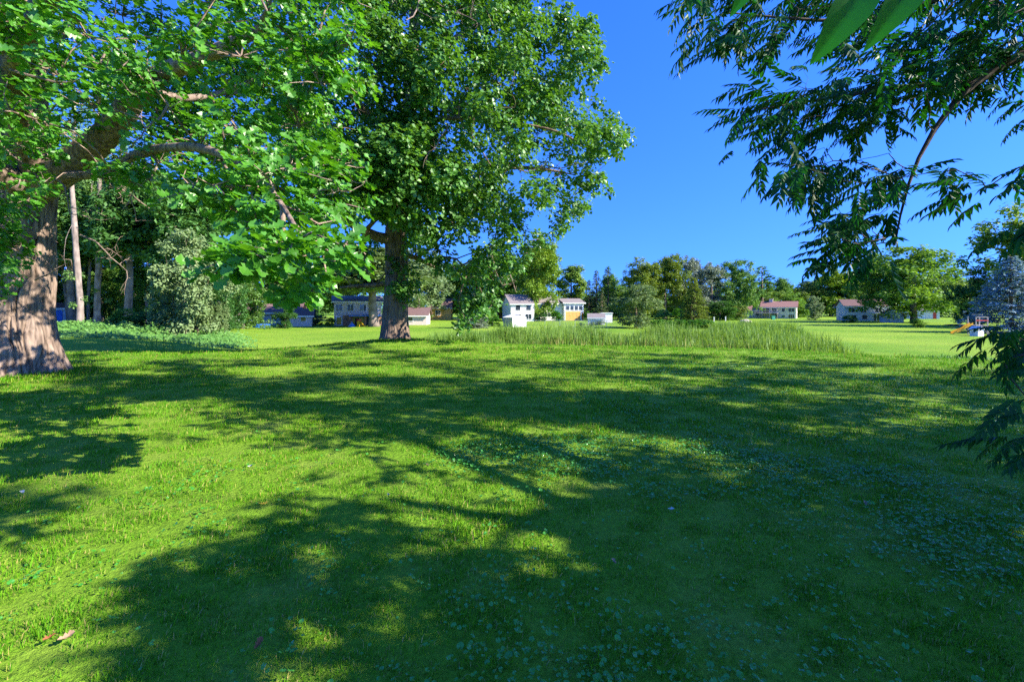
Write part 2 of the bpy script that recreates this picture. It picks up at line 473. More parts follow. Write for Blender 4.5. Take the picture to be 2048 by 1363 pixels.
def edge_dist(px, py, poly):
    poly = np.asarray(poly, float); a = poly; b = np.roll(poly, -1, 0); ab = b - a
    p = np.stack([px, py], -1)[:, None]
    t = np.clip(np.sum((p - a) * ab, -1) / (np.sum(ab * ab, -1) + 1e-9), 0, 1)
    return np.min(np.linalg.norm(p - (a + t[..., None] * ab), axis=-1), 1)

def poly_points(poly, n, inset=0.0):
    poly = np.asarray(poly, float); lo, hi = poly.min(0), poly.max(0)
    out = np.zeros((0, 2))
    for _ in range(60):
        q = lo + R.random((n * 3, 2)) * (hi - lo)
        q = q[in_poly(q[:, 0], q[:, 1], poly)]
        if inset > 0: q = q[edge_dist(q[:, 0], q[:, 1], poly) > inset]
        out = np.vstack([out, q])
        if len(out) >= n: break
    return out[:n]

def crown_points(poly, n, Y0, Y1, inset=0, bulge=None):
    """points of a crown whose outline is drawn in the photo, spread through a real depth"""
    q = poly_points(poly, n, inset)
    if bulge:
        t = np.clip(edge_dist(q[:, 0], q[:, 1], poly) / bulge, 0.05, 1)
        h = np.sqrt(1 - (1 - t) ** 2)
    else:
        h = np.ones(len(q))
    Y = (Y0 + Y1) / 2 + (Y1 - Y0) / 2 * h * R.uniform(-1, 1, len(q))
    return np.stack([(q[:, 0] - CX) / F * Y, Y, ZC - (q[:, 1] - HY) / F * Y], -1)

class Skeleton:
    """branches grown from given trunk and limb lines out to the foliage points"""
    def __init__(s):
        s.pos = []; s.par = []; s.len = []; s.ok = []; s.fix = []; s.limb = []
    def line(s, pts, rads, parent=-1, ok_from=0.0, step=0.5, limb=0):
        pts = np.asarray(pts, float); rads = np.asarray(rads, float)
        prev = parent
        seg = np.linalg.norm(np.diff(pts, axis=0), axis=1); L = np.concatenate([[0], np.cumsum(seg)])
        n = max(2, int(L[-1] / step) + 1)
        # Catmull-like smoothing by resampling with cubic weights
        u = np.linspace(0, L[-1], n)
        q = np.stack([np.interp(u, L, pts[:, k]) for k in range(3)], -1)
        for _ in range(3):
            q[1:-1] = 0.25 * q[:-2] + 0.5 * q[1:-1] + 0.25 * q[2:]
        r = np.interp(u, L, rads)
        first = 1 if parent >= 0 else 0
        for i in range(first, n):
            s.pos.append(q[i]); s.par.append(prev)
            s.len.append((s.len[prev] if prev >= 0 else 0) + (np.linalg.norm(q[i] - s.pos[prev]) if prev >= 0 else 0))
            s.ok.append(u[i] / L[-1] >= ok_from); s.fix.append(r[i]); s.limb.append(limb)
            prev = len(s.pos) - 1
        return prev
    def nearest(s, p):
        return int(np.argmin(np.linalg.norm(np.array(s.pos) - p, axis=1)))
    def grow(s, targets, step=0.6, wander=0.12, bias=0.35, arch=0.10, newlimb=None):
        targets = np.asarray(targets)
        root = np.array(s.pos)[np.argmax(s.ok)]
        order = np.argsort(np.linalg.norm(targets - root, axis=1))
        ends = []
        for t in targets[order]:
            pos = np.array(s.pos); ok = np.array(s.ok)
            d = np.linalg.norm(pos - t, axis=1) + bias * np.array(s.len) + np.where(ok, 0, 1e6)
            k = int(np.argmin(d)); a = pos[k]
            dist = np.linalg.norm(t - a); n = max(2, int(dist / step) + 1)
            u = np.linspace(0, 1, n + 1)[1:]
            off = np.zeros((n, 3)); off[:, 2] = arch * dist * np.sin(math.pi * u)
            w = rdir(1)[0] * wander * dist
            off += np.sin(math.pi * u)[:, None] * w + R.normal(size=(n, 3)) * wander * step * 0.35 * np.sin(math.pi * u)[:, None]
            prev = k; lb = s.limb[k]
            for i in range(n):
                s.pos.append(a + (t - a) * u[i] + off[i]); s.par.append(prev)
                s.len.append(s.len[prev] + np.linalg.norm(s.pos[-1] - s.pos[prev])); s.ok.append(True); s.fix.append(0.0); s.limb.append(lb)
                prev = len(s.pos) - 1
            ends.append(prev)
        return ends
    def build(s, rtip=0.008, power=0.45, sides=(10, 6, 4), rmin=0.0):
        """-> {limb id: MB} of tapering tubes"""
        n = len(s.pos); kids = [[] for _ in range(n)]
        for i, p in enumerate(s.par):
            if p >= 0: kids[p].append(i)
        cnt = np.zeros(n)
        for i in range(n - 1, -1, -1):
            if not kids[i]: cnt[i] = 1
            if s.par[i] >= 0: cnt[s.par[i]] += cnt[i]
        rad = rtip * cnt ** power
        fix = np.array(s.fix); rad = np.where(fix > 0, fix, rad)
        for i in range(n):                       # a branch is never thicker than what carries it
            p = s.par[i]
            if p >= 0: rad[i] = min(rad[i], rad[p] * (1.0 if fix[i] > 0 else 0.92))
        out = {}
        pos = np.array(s.pos); done = np.zeros(n, bool)
        starts = [i for i in range(n) if s.par[i] < 0]
        stack = [(i, -1) for i in starts]
        while stack:
            i, p = stack.pop()
            chain = ([p] if p >= 0 else []) + [i]; lb = s.limb[i]
            while kids[i]:
                same = [k for k in kids[i] if s.limb[k] == lb]
                nxt = max(same, key=lambda k: (rad[k], cnt[k])) if same else None
                for k in kids[i]:
                    if k != nxt: stack.append((k, i))
                if nxt is None: break
                i = nxt; chain.append(i)
            if len(chain) < 2: continue
            r = rad[chain].copy()
            if p >= 0: r[0] = min(r[0], r[1] * 1.25)
            if r.max() < rmin: continue
            ns = sides[0] if r[0] > 0.08 else (sides[1] if r[0] > 0.02 else sides[2])
            out.setdefault(lb, MB()).tube(pos[chain], r, ns)
        return out

def bark_trunk(name, pts, rads, mat, parent, nseg=160, nring=120, ridge=0.03, fh=11.0, fv=1.1, roots=0, flare=0.0, seed=0.0):
    """trunk with furrowed bark and root flare as real relief"""
    pts = np.asarray(pts, float); rads = np.asarray(rads, float)
    seg = np.linalg.norm(np.diff(pts, axis=0), axis=1); L = np.concatenate([[0], np.cumsum(seg)])
    u = np.linspace(0, L[-1], nring)
    c = np.stack([np.interp(u, L, pts[:, k]) for k in range(3)], -1)
    r = np.interp(u, L, rads)
    for _ in range(4):
        c[1:-1] = 0.25 * c[:-2] + 0.5 * c[1:-1] + 0.25 * c[2:]; r[1:-1] = 0.25 * r[:-2] + 0.5 * r[1:-1] + 0.25 * r[2:]
    th = np.linspace(0, 2 * math.pi, nseg, endpoint=False)
    cs, sn = np.cos(th)[None], np.sin(th)[None]; zz = u[:, None]; rr = r[:, None]
    wob = 0.12 * (vnoise(cs * 1.6 + 5 + seed, sn * 1.6 + 5, zz * 0.7) - 0.5) * 2
    if roots:
        lobes = np.zeros((nring, nseg))
        for k in range(roots):
            a0 = 2 * math.pi * (k + 0.35 * math.sin(k * 2.7 + seed)) / roots
            dth = (th - a0 + math.pi) % (2 * math.pi) - math.pi
            lobes += np.exp(-(dth[None] / (0.30 + 0.04 * (k % 3))) ** 2) * (0.6 + 0.5 * ((k * 37) % 10) / 10)
        wob = wob + flare * lobes * np.exp(-(zz / 0.42))
        wob = wob + 0.25 * flare * np.exp(-(zz / 0.9))
    warp = 0.35 * (vnoise(cs * 3 + 9, sn * 3 + 9 + seed, zz * 1.6) - 0.5)
    ang_x, ang_y = np.cos(th[None] + warp) , np.sin(th[None] + warp)
    n1 = vnoise(ang_x * rr * fh + 40 + seed, ang_y * rr * fh + 40, zz * fv)
    n2 = vnoise(ang_x * rr * fh * 2.1 + 11, ang_y * rr * fh * 2.1 + 71, zz * fv * 2.7)
    rel = np.clip(np.abs(2 * n1 - 1) * 3.6, 0, 1) ** 0.8 + 0.35 * np.clip(np.abs(2 * n2 - 1) * 3.0, 0, 1)      # plates between narrow grooves
    rad = rr * (1 + wob) + ridge * rel
    T = unit(np.gradient(c, axis=0)); ex = unit(np.array([1.0, 0, 0]) - T * T[:, :1]); ey = np.cross(T, ex)
    V = c[:, None] + rad[..., None] * (cs[..., None] * ex[:, None] + sn[..., None] * ey[:, None])
    i = np.arange(nring - 1)[:, None] * nseg; j = np.arange(nseg)[None]; j2 = (j + 1) % nseg
    q = np.stack([i + j, i + j2, i + nseg + j2, i + nseg + j], -1).reshape(-1, 4)
    return mobj(name, np_mesh(name, V.reshape(-1, 3), [q], True), mat, parent)

def rosettes(centers, nper, spread, out):
    """leaf positions gathered round twig tips"""
    n = len(centers) * nper
    c = np.repeat(centers, nper, 0); o = np.repeat(out, nper, 0)
    return c + rdir(n) * spread * R.random((n, 1)) ** 0.5, o

def puff_leaves(puffs, rad, n, flat=0.75, shell=2.0):
    """leaf positions spread through foliage clumps"""
    m = len(puffs)
    rad = np.broadcast_to(np.asarray(rad, float), (m,))
    idx = np.repeat(np.arange(m), n)
    d = rdir(len(idx)); u = R.random(len(idx)) ** (1 / shell)
    off = d * (rad[idx] * u)[:, None]; off[:, 2] *= flat
    return puffs[idx] + off, d, idx

SPRAY = [P(x, y, 4.3) for x, y in ((430, 540), (480, 510), (530, 490), (600, 470), (660, 460), (680, 520), (640, 570), (590, 600), (540, 560), (490, 550), (600, 530))]
def clear_light(pts, rad=0.75):
    """leave open the way of the sun to the low spray of oak leaves"""
    for o_ in SPRAY:
        w_ = pts - o_; k_ = w_ @ S; dist = np.linalg.norm(w_ - k_[:, None] * S, axis=1)
        pts = pts[(dist > rad) | (k_ < 0.6)]
    return pts

def in_frame(p, mx=60):
    x, y = to_px(p)
    return (p[:, 1] > 0.1) & (x > -mx) & (x < 2048 + mx) & (y > -mx) & (y < 1363 + mx)

def split_leaves(root, tpl, pos, fr, size, mat, nsep=300, name='leaf'):
    """the leaves that show largest become parts of their own, all others one foliage mesh"""
    pos = np.asarray(pos); size = np.broadcast_to(size, (len(pos),))
    vis = in_frame(pos, -5)
    app = np.where(vis, size / np.maximum(pos[:, 1], 0.1), 0)
    big = np.argsort(-app)[:nsep]
    rest = np.ones(len(pos), bool); rest[big] = False
    f = mobj('foliage', leaves_mesh('foliage', tpl, pos[rest], tuple(a[rest] for a in fr), size[rest]), mat, root)
    f['kind'] = 'stuff'
    me = np_mesh(name, tpl[0], [tpl[1]]); me.materials.append(mat)
    for k in big:
        o = bpy.data.objects.new(name, me); C.objects.link(o); put_under(o, root)
        d, b, m = fr[0][k] * size[k], fr[1][k] * size[k], fr[2][k] * size[k]
        o.matrix_basis = Matrix(((d[0], b[0], m[0], pos[k][0]), (d[1], b[1], m[1], pos[k][1]), (d[2], b[2], m[2], pos[k][2]), (0, 0, 0, 1)))
    return f

def bare_branch(root, p0, direction, length, r0, mat, name='dead_branch', nsub=5, bend=0.35):
    mb = MB()
    def rec(p, d, L, r, lev):
        n = 7; pts = [p]; dd = d.copy()
        for i in range(n):
            dd = unit(dd + R.normal(size=3) * bend * 0.5); pts.append(pts[-1] + dd * L / n)
        pts = np.array(pts); mb.tube(pts, np.linspace(r, r * 0.35, n + 1), 6 if lev == 0 else 4)
        if lev < 2:
            for _ in range(nsub if lev == 0 else 3):
                k = R.integers(2, n + 1)
                rec(pts[k], unit(pts[k] - pts[k - 1] + rdir(1)[0] * 0.9), L * R.uniform(0.25, 0.5), r * 0.45, lev + 1)
    rec(np.asarray(p0, float), unit(np.asarray(direction, float)), length, r0, 0)
    return mb.obj(name, mat, root)

# ------------------------------------------------------------------ the two big oaks
def left_oak():
    base = P(40, 750, 11.5); base[2] = float(gz(base[0], base[1]))
    root = root_at('oak_tree', base, 'massive old oak with a broad flared trunk of deeply furrowed sunlit bark', 'tree')
    Y = 11.5
    tr = [base + [0, 0, -0.25], P(40, 700, Y), P(38, 620, Y), P(40, 520, Y), P(46, 430, Y), P(52, 360, Y), P(48, 290, Y), P(40, 180, Y), P(44, 40, Y), P(60, -140, Y)]
    rr = [0.70, 0.62, 0.56, 0.53, 0.52, 0.51, 0.42, 0.36, 0.30, 0.22]
    bark_trunk('trunk', tr, rr, M['bark_oak'], root, 340, 320, 0.07, 9.0, 0.9, 7, 0.34, 1.0)
    sk = Skeleton()
    top = sk.line(tr[4:], rr[4:], -1, 0.25, 0.5, 0)
    def limb(pts, rads, lid):
        k = sk.nearest(pts[0]); return sk.line([sk.pos[k]] + pts, [rads[0]] + rads, k, 0.25, 0.4, lid)
    limb([P(70, 372, 11.4), P(110, 352, 11.1), P(158, 318, 10.8), P(205, 280, 10.5), P(245, 235, 10.2), P(268, 190, 9.9), P(310, 150, 9.4), P(400, 120, 8.6), P(520, 60, 7.6)],
         [0.42, 0.36, 0.32, 0.28, 0.25, 0.22, 0.19, 0.14, 0.08], 1)
    limb([P(60, 330, 11.2), P(40, 250, 10.2), P(20, 150, 9.0), P(60, 40, 7.6), P(150, -60, 6.2)], [0.3, 0.26, 0.22, 0.17, 0.09], 2)
    limb([P(110, 350, 11.0), P(190, 352, 10.2), P(290, 300, 9.0), P(390, 290, 7.8), P(500, 330, 6.4), P(560, 400, 5.0), P(600, 470, 4.3)], [0.11, 0.10, 0.085, 0.07, 0.05, 0.03, 0.018], 3)
    limb([P(40, 380, 11.0), P(-40, 330, 10.3), P(-150, 240, 9.4), P(-260, 120, 8.6)], [0.3, 0.26, 0.2, 0.1], 4)
    limb([P(300, 190, 9.8), P(360, 210, 10.2), P(440, 190, 10.8), P(540, 150, 11.4), P(640, 60, 12.0)], [0.09, 0.08, 0.065, 0.05, 0.03], 5)
    main = [(-420, -330), (760, -330), (740, -60), (720, 110), (690, 250), (640, 330), (600, 400), (480, 385), (380, 375), (250, 330), (150, 300), (100, 290), (60, 250), (-420, 280)]
    a = crown_points(main, 330, 5.4, 11.4, 20)
    x, y = to_px(a)
    a = a[(y > -90) | (a[:, 1] > 9)]; x, y = to_px(a)
    hole = (((x - 330) / 130) ** 2 + ((y - 235) / 85) ** 2 < 1) & (a[:, 1] < 9.4)
    a = a[~hole]
    for zt in (0.7, 1.5, 2.3, 3.1):                      # openings through which the sun dapples the trunk
        o_ = np.array([base[0] + 0.4, base[1] - 0.4, zt]); w_ = a - o_; k_ = w_ @ S
        dist = np.linalg.norm(w_ - k_[:, None] * S, axis=1)
        a = a[(dist > 0.85) | (R.random(len(a)) < 0.35)]
    b = crown_points([(350, 370), (700, 300), (735, 430), (600, 480), (450, 470), (400, 430)], 34, 5.0, 7.5, 8)
    c = crown_points([(395, 545), (450, 490), (560, 455), (680, 440), (705, 500), (690, 570), (650, 600), (600, 640), (565, 625), (540, 590), (450, 572)], 26, 3.7, 4.9, 10)
    d = crown_points([(-80, 385), (85, 405), (115, 440), (80, 520), (60, 600), (0, 615), (-80, 590)], 34, 7.6, 10.2, 6)
    e = crown_points([(170, 330), (330, 340), (300, 380), (240, 360), (180, 375)], 9, 7.5, 9, 2)
    f = crown_points([(-80, 250), (140, 250), (130, 330), (100, 420), (30, 450), (-80, 430)], 34, 7.4, 10.0, 2)
    back = np.vstack([crown_points([(180, 120), (540, 90), (580, 330), (240, 345)], 46, 10.6, 13.2, 5), crown_points(main, 170, 11.0, 14.0, 30), crown_points([(110, 330), (150, 250), (250, 150), (330, 130), (330, 190), (260, 250), (180, 340)], 16, 8.2, 9.4, 2)])
    a = clear_light(np.vstack([a, back]), 0.7)
    for o_ in np.vstack([d, f])[::4]:                    # and light on the leaves that hang before the trunk
        w_ = a - o_; k_ = w_ @ S; dist = np.linalg.norm(w_ - k_[:, None] * S, axis=1)
        a = a[(dist > 0.8) | (k_ < 0.5) | (R.random(len(a)) < 0.72)]
    puffs = np.vstack([a, b, c, d, e, f])
    prad = np.concatenate([R.uniform(0.40, 0.66, len(a)), R.uniform(0.30, 0.45, len(b)), R.uniform(0.14, 0.24, len(c)), R.uniform(0.22, 0.34, len(d) + len(e) + len(f))])
    ends = sk.grow(puffs, 0.5, 0.14, 0.30, 0.05)
    for lid, mb in sk.build(0.011, 0.44).items():
        if lid == 0:
            mb.obj('branch', M['bark_oak'], root, True)
        else:
            mb.obj('limb', M['bark_oak'], root, True)
    # twig tips inside every clump, leaves in rosettes round them
    ntip = np.clip((prad / 0.55) ** 2 * 30, 6, 42).astype(int)
    tips, outs = [], []
    twigs = MB()
    for p, r, n in zip(puffs, prad, ntip):
        dd = rdir(n); dd[:, 2] *= 0.8
        dd[:, 2] = np.where(dd[:, 2] < -0.45, -dd[:, 2], dd[:, 2]); tp = p + dd * r * R.uniform(0.35, 1.0, (n, 1))
        tips.append(tp); outs.append(unit(dd))
        for q in tp[: max(4, n // 3)]:
            mid = (p + q) / 2 + R.normal(size=3) * 0.04
            twigs.tube([p, mid, q], [0.010, 0.007, 0.004], 3, False)
    o = twigs.obj('twigs', M['dead'], root); o['kind'] = 'stuff'
    tips = np.vstack(tips); outs = np.vstack(outs)
    pos, out = rosettes(tips, 6, 0.07, outs)
    fr = leaf_frames(len(pos), out, 0.5, 0.5, 0.65, 0.35)
    size = R.uniform(0.075, 0.17, len(pos))
    qx, qy = to_px(pos); size = size * np.where((pos[:, 1] < 4.9) & (qy > 430) & (qx > 360), 1.12, 1.0)
    near = (size / pos[:, 1] > np.sort(size / pos[:, 1])[-14000]) & in_frame(pos, 80)
    split_leaves(root, OAK, pos[near], tuple(q[near] for q in fr), size[near], M['oak_near'], 300)
    o = mobj('foliage', leaves_mesh('foliage', OAK_S, pos[~near], tuple(q[~near] for q in fr), size[~near]), M['oak_near'], root); o['kind'] = 'stuff'
    for px, py, Yd, dx, dy, dz, L, r in ((110, 352, 10.4, 0.6, -0.3, -0.45, 1.3, 0.022), (130, 350, 10.6, 0.9, -0.1, -0.5, 1.8, 0.03), (200, 352, 9.8, 0.5, 0.2, -0.7, 1.0, 0.025),
                                         (40, 300, 9.6, 1, -0.6, -0.15, 1.8, 0.03), (20, 140, 8, 1, -0.4, -0.4, 2.0, 0.025), (330, 200, 9.0, 0.5, -0.3, -0.8, 1.2, 0.025),
                                         (70, 560, 10.4, 1, -0.2, 0.35, 1.0, 0.02), (20, 470, 10.2, 1, -0.4, 0.1, 1.1, 0.02), (0, 600, 10.2, 1, -0.4, 0.3, 0.9, 0.018),
                                         (240, 330, 8.6, 0.8, 0.1, -0.5, 1.1, 0.022), (620, 390, 5.6, 0.7, 0.2, 0.45, 0.5, 0.014), (160, 470, 9.6, 0.9, 0.1, -0.5, 1.3, 0.02)):
        bare_branch(root, P(px, py, Yd), (dx, dy, dz), L, r, M['dead'])
    return puffs
left_oak()

def centre_oak():
    Y = 21.5
    base = P(790, 690, Y); base[2] = float(gz(base[0], base[1]))
    root = root_at('oak_tree', base, 'tall spreading oak with a dark straight trunk in the middle of the lawn edge', 'tree')
    tr = [base + [0, 0, -0.3], P(790, 660, Y), P(791, 610, Y), P(793, 560, Y), P(794, 510, Y), P(792, 470, Y), P(800, 400, Y), P(815, 300, Y), P(820, 180, Y), P(830, 40, Y), P(835, -140, Y)]
    rr = [0.62, 0.53, 0.48, 0.455, 0.45, 0.44, 0.36, 0.31, 0.26, 0.2, 0.1]
    bark_trunk('trunk', tr, rr, M['bark_dark'], root, 180, 260, 0.035, 9.0, 0.9, 6, 0.42, 4.0)
    sk = Skeleton(); sk.line(tr[3:], rr[3:], -1, 0.2, 0.6, 0)
    def limb(pts, rads, lid):
        k = sk.nearest(pts[0]); return sk.line([sk.pos[k]] + pts, [rads[0]] + rads, k, 0.3, 0.5, lid)
    limb([P(780, 490, 21.3), P(745, 470, 21), P(705, 452, 20.5), P(670, 425, 20), P(630, 370, 19.5)], [0.25, 0.22, 0.19, 0.15, 0.08], 1)
    limb([P(775, 572, 21.5), P(735, 572, 21.5), P(705, 568, 21.2), P(680, 575, 21)], [0.11, 0.09, 0.07, 0.03], 2)
    limb([P(830, 260, 21.5), P(880, 232, 21.2), P(930, 235, 20.5), P(985, 240, 20.2), P(1040, 248, 20), P(1120, 260, 20), P(1180, 300, 20)], [0.16, 0.13, 0.11, 0.09, 0.07, 0.045, 0.025], 3)
    limb([P(815, 330, 21.5), P(900, 330, 22.5), P(1000, 335, 23.2), P(1080, 335, 23.8), P(1150, 350, 24)], [0.2, 0.16, 0.12, 0.08, 0.03], 4)
    limb([P(820, 200, 21.5), P(870, 110, 22), P(930, 60, 22.5), P(1020, 20, 23), P(1100, -20, 23)], [0.18, 0.15, 0.12, 0.08, 0.03], 5)
    limb([P(808, 500, 21.8), P(850, 525, 22.4), P(890, 545, 23)], [0.14, 0.09, 0.04], 6)
    limb([P(812, 330, 21.2), P(760, 250, 20), P(700, 190, 19), P(650, 130, 18)], [0.22, 0.17, 0.12, 0.06], 7)
    poly = [(560, -80), (700, -140), (880, -140), (1000, -110), (1075, -60), (1112, 10), (1190, 48), (1207, 120), (1187, 175), (1247, 232), (1254, 285), (1197, 312), (1207, 365), (1187, 405), (1150, 430), (1135, 470),
            (1090, 492), (1045, 515), (1005, 560), (985, 600), (958, 640), (930, 640), (905, 600), (870, 560), (840, 520), (790, 478), (740, 462), (690, 440), (620, 400), (560, 300)]
    a = np.vstack([crown_points(poly, 330, 15.0, 27.0, 14, 260), crown_points([(600, 300), (900, 250), (950, 420), (860, 470), (800, 470), (700, 430), (620, 390)], 60, 15.5, 19, 5)])
    x, y = to_px(a)
    keep = np.ones(len(a), bool)
    for hx, hy, hw, hh in ((1108, 335, 26, 16), (1085, 100, 14, 12), (735, 448, 30, 16), (1010, 160, 16, 12), (1150, 200, 14, 10), (905, 265, 20, 10), (1120, 400, 14, 10), (1060, 290, 14, 10), (1190, 330, 12, 16), (1020, 60, 12, 10), (960, 480, 14, 10), (1090, 440, 12, 10)):
        keep &= ((x - hx) / (hw + 16)) ** 2 + ((y - hy) / (hh + 16)) ** 2 > 1
    a = a[keep]
    edge = []
    for k in range(len(poly)):                                    # clumps that follow the outline against the sky
        p0, p1 = np.array(poly[k]), np.array(poly[(k + 1) % len(poly)])
        if p0[0] < 960 or p0[1] < -60: continue
        for u in np.arange(0, 1, 14 / max(14, np.linalg.norm(p1 - p0))):
            q = p0 + (p1 - p0) * u; q = q + (np.array([900, 300]) - q) * 0.03
            if R.random() < 0.8: edge.append(P(q[0] + R.normal() * 8, q[1] + R.normal() * 8, R.uniform(18.5, 24.5)))
    a = np.vstack([a, crown_points([(740, -60), (900, -60), (890, 250), (870, 480), (760, 470)], 46, 16.5, 20, 5)])
    a = np.vstack([a, crown_points([(950, 20), (1090, 20), (1180, 80), (1170, 200), (1220, 270), (1180, 380), (1110, 440), (1000, 500), (940, 420)], 46, 18, 25, 8)])
    b = crown_points([(780, 478), (838, 488), (836, 600), (805, 615), (775, 565)], 12, 20.2, 20.9, 4)
    d = crown_points([(905, 590), (970, 600), (962, 650), (930, 668), (912, 640)], 10, 19.5, 21.5, 2)
    e = crown_points([(560, 420), (760, 470), (780, 540), (690, 560), (600, 520)], 16, 21, 25, 5)
    puffs = np.vstack([a, np.array(edge), b, d, e])
    prad = np.concatenate([R.uniform(0.5, 0.98, len(a)), R.uniform(0.26, 0.5, len(edge)), R.uniform(0.25, 0.4, len(b) + len(d)), R.uniform(0.4, 0.6, len(e))])
    sk.grow(puffs, 0.8, 0.13, 0.32, 0.06)
    for lid, mb in sk.build(0.014, 0.46, (8, 5, 3)).items():
        mb.obj('limb' if lid else 'branch', M['bark_dark'], root, True)
    n = np.clip((prad / 0.9) ** 2 * 58, 10, 80).astype(int)
    tp, od, idx = puff_leaves(puffs, prad, n, 0.8, 2.4)
    pos, out = rosettes(tp, 6, 0.13, od)
    fr = leaf_frames(len(pos), out, 0.5, 0.55, 0.7, 0.3)
    f = mobj('foliage', leaves_mesh('foliage', OAK_S, pos, fr, R.uniform(0.14, 0.24, len(pos))), M['oak_mid'], root); f['kind'] = 'stuff'
    for px, py, Yd, dx, dy, dz, L, r in ((845, -40, 17, 0.4, -0.3, -0.6, 2.6, 0.05), (850, 20, 17, 0.9, -0.2, 0.1, 1.9, 0.035), (895, 250, 17, 0.1, -0.3, -1, 1.7, 0.03), (860, 225, 17.5, 1, 0, 0.2, 2.6, 0.045),
                                         (1010, 330, 19, 1, -0.2, -0.3, 1.5, 0.03), (690, 130, 16, 0.3, -0.2, -0.8, 1.4, 0.025), (675, 345, 15, -0.8, -0.2, -0.5, 0.9, 0.04), (1020, 520, 20, 0.3, 0, -1, 1.4, 0.03),
                                         (980, 490, 20, 0.6, 0, -0.8, 1.8, 0.03), (775, 540, 20.8, -0.3, 0, 0.9, 1.0, 0.03), (1090, 330, 19, 0.8, 0, -0.4, 1.8, 0.03)):
        bare_branch(root, P(px, py, Yd), (dx, dy, dz), L, r, M['dead'])
centre_oak()

# ------------------------------------------------------------------ the walnut at the right, whose leaves hang into the picture
def frond_template(nl=8, seed=0):
    """a pinnate leaf of unit length: rachis and paired lance-shaped leaflets, drooping"""
    rg = np.random.default_rng(seed); V = []; Fc = []
    def rach(u): return np.array([u, 0.03 * math.sin(3 * u + seed), -0.20 * u * u])
    for i in range(6):
        p = rach(i / 6); q = rach((i + 1) / 6); b = len(V)
        w0 = 0.007 * (1 - 0.6 * i / 6); w1 = 0.007 * (1 - 0.6 * (i + 1) / 6)
        V += [p + [0, w0, 0], p - [0, w0, 0], q - [0, w1, 0], q + [0, w1, 0]]; Fc += [(b, b + 1, b + 2), (b, b + 2, b + 3)]
    def leaflet(p, d, L, w):
        side = unit(np.cross([0, 0, 1], d)); nrm = np.cross(d, side); b = len(V)
        def pt(u, s, z): return p + d * L * u + side * w * s + nrm * L * z
        V.extend([pt(0, 0, 0), pt(0.22, 0.85, 0.05), pt(0.5, 0.8, 0.04), pt(1, 0, -0.10), pt(0.5, -0.8, 0.04), pt(0.22, -0.85, 0.05), pt(0.36, 0, -0.02)])
        Fc.extend([(b, b + 6, b + 1), (b + 1, b + 6, b + 2), (b + 2, b + 6, b + 3), (b, b + 5, b + 6), (b + 5, b + 4, b + 6), (b + 4, b + 3, b + 6)])
    for i in range(nl):
        u = 0.18 + 0.80 * i / (nl - 0.3)
        for s in (1, -1):
            uu = u + 0.015 * s
            d = unit(np.array([0.55 + 0.3 * u, s * (0.75 - 0.2 * u), -0.55]) + rg.normal(size=3) * 0.13)
            L = 0.245 * (0.75 + 0.5 * math.sin(math.pi * (0.15 + 0.75 * u))) * rg.uniform(0.88, 1.1)
            leaflet(rach(uu), d, L, L * 0.17)
    leaflet(rach(1.0), unit(np.array([1, 0.05, -0.6])), 0.22, 0.035)
    return np.array(V), np.array(Fc)
FRONDS = [frond_template(k, s) for k, s in ((8, 1), (7, 2), (9, 3), (8, 4))]

SHADE_BAND = [(430, 715), (700, 696), (1100, 698), (1500, 714), (1990, 742), (2120, 775), (1300, 868), (1210, 850), (950, 830), (850, 815), (560, 822), (430, 780)]
SHADE_RIGHT = [(1235, 905), (1300, 868), (2120, 775), (2120, 1420), (990, 1420), (1120, 1150), (1195, 1060), (1245, 980)]
SHADE_TONGUE = [(600, 930), (650, 980), (760, 1000), (930, 985), (1000, 985), (1055, 1060), (1200, 1010), (1190, 1080), (1120, 1150), (990, 1420), (700, 1420), (650, 1310), (400, 1330), (240, 1320), (330, 1240), (300, 1150), (420, 1070), (560, 1010)]
SHADE_LEFT = [(0, 935), (205, 915), (180, 955), (60, 960), (0, 1005)]
SHADE_SPOTS = [(750, 950, 40, 14), (790, 935, 20, 8), (940, 945, 50, 18), (910, 878, 26, 14), (1130, 880, 70, 18), (20, 1070, 40, 30)]
LIT = [(1345, 897, 55, 17), (1650, 862, 40, 10), (1600, 950, 50, 12), (1660, 1165, 55, 22), (1955, 960, 80, 14), (1950, 990, 60, 10), (1975, 1080, 80, 22), (1120, 1310, 45, 45), (1560, 1010, 45, 18),
       (1640, 790, 70, 7), (1830, 795, 50, 6), (1720, 770, 50, 4), (860, 1020, 36, 22), (1135, 1095, 34, 26), (735, 1250, 34, 30), (1215, 1165, 45, 16), (920, 1060, 30, 16), (60, 790, 40, 8), (1000, 705, 70, 7), (820, 745, 60, 9),
       (560, 740, 60, 9), (300, 745, 40, 7), (1050, 745, 60, 8), (1150, 775, 40, 8), (650, 790, 40, 8), (1750, 745, 60, 3), (1450, 950, 40, 9), (1900, 1010, 40, 12), (470, 715, 50, 5), (680, 1300, 40, 20)]

def shade_points(poly, n, h0, h1, allow_visible=False, tries=40, spots=()):
    """casters for a shadow seen on the lawn: each lies up the sun's ray from its ground point"""
    out = []
    q = poly_points(poly, n) if poly else np.array([(x + R.normal() * w * 0.5, y + R.normal() * h * 0.5) for x, y, w, h in spots for _ in range(n)])
    for x, y in q:
        Yg = ZC * F / max(y - HY, 40); mx, my = 0.30 * F / Yg, 0.17 * ZC * F / Yg ** 2
        if any(((x - lx) / (lw + mx)) ** 2 + ((y - ly) / (lh + my)) ** 2 < 1 for lx, ly, lw, lh in LIT): continue
        Xg = (x - CX) / F * Yg
        for _ in range(tries):
            h = R.uniform(h0, h1); p = np.array([Xg, Yg, 0]) + S * h / S[2]
            if allow_visible or not in_frame(p[None], 110)[0]:
                out.append(p); break
    return np.array(out)

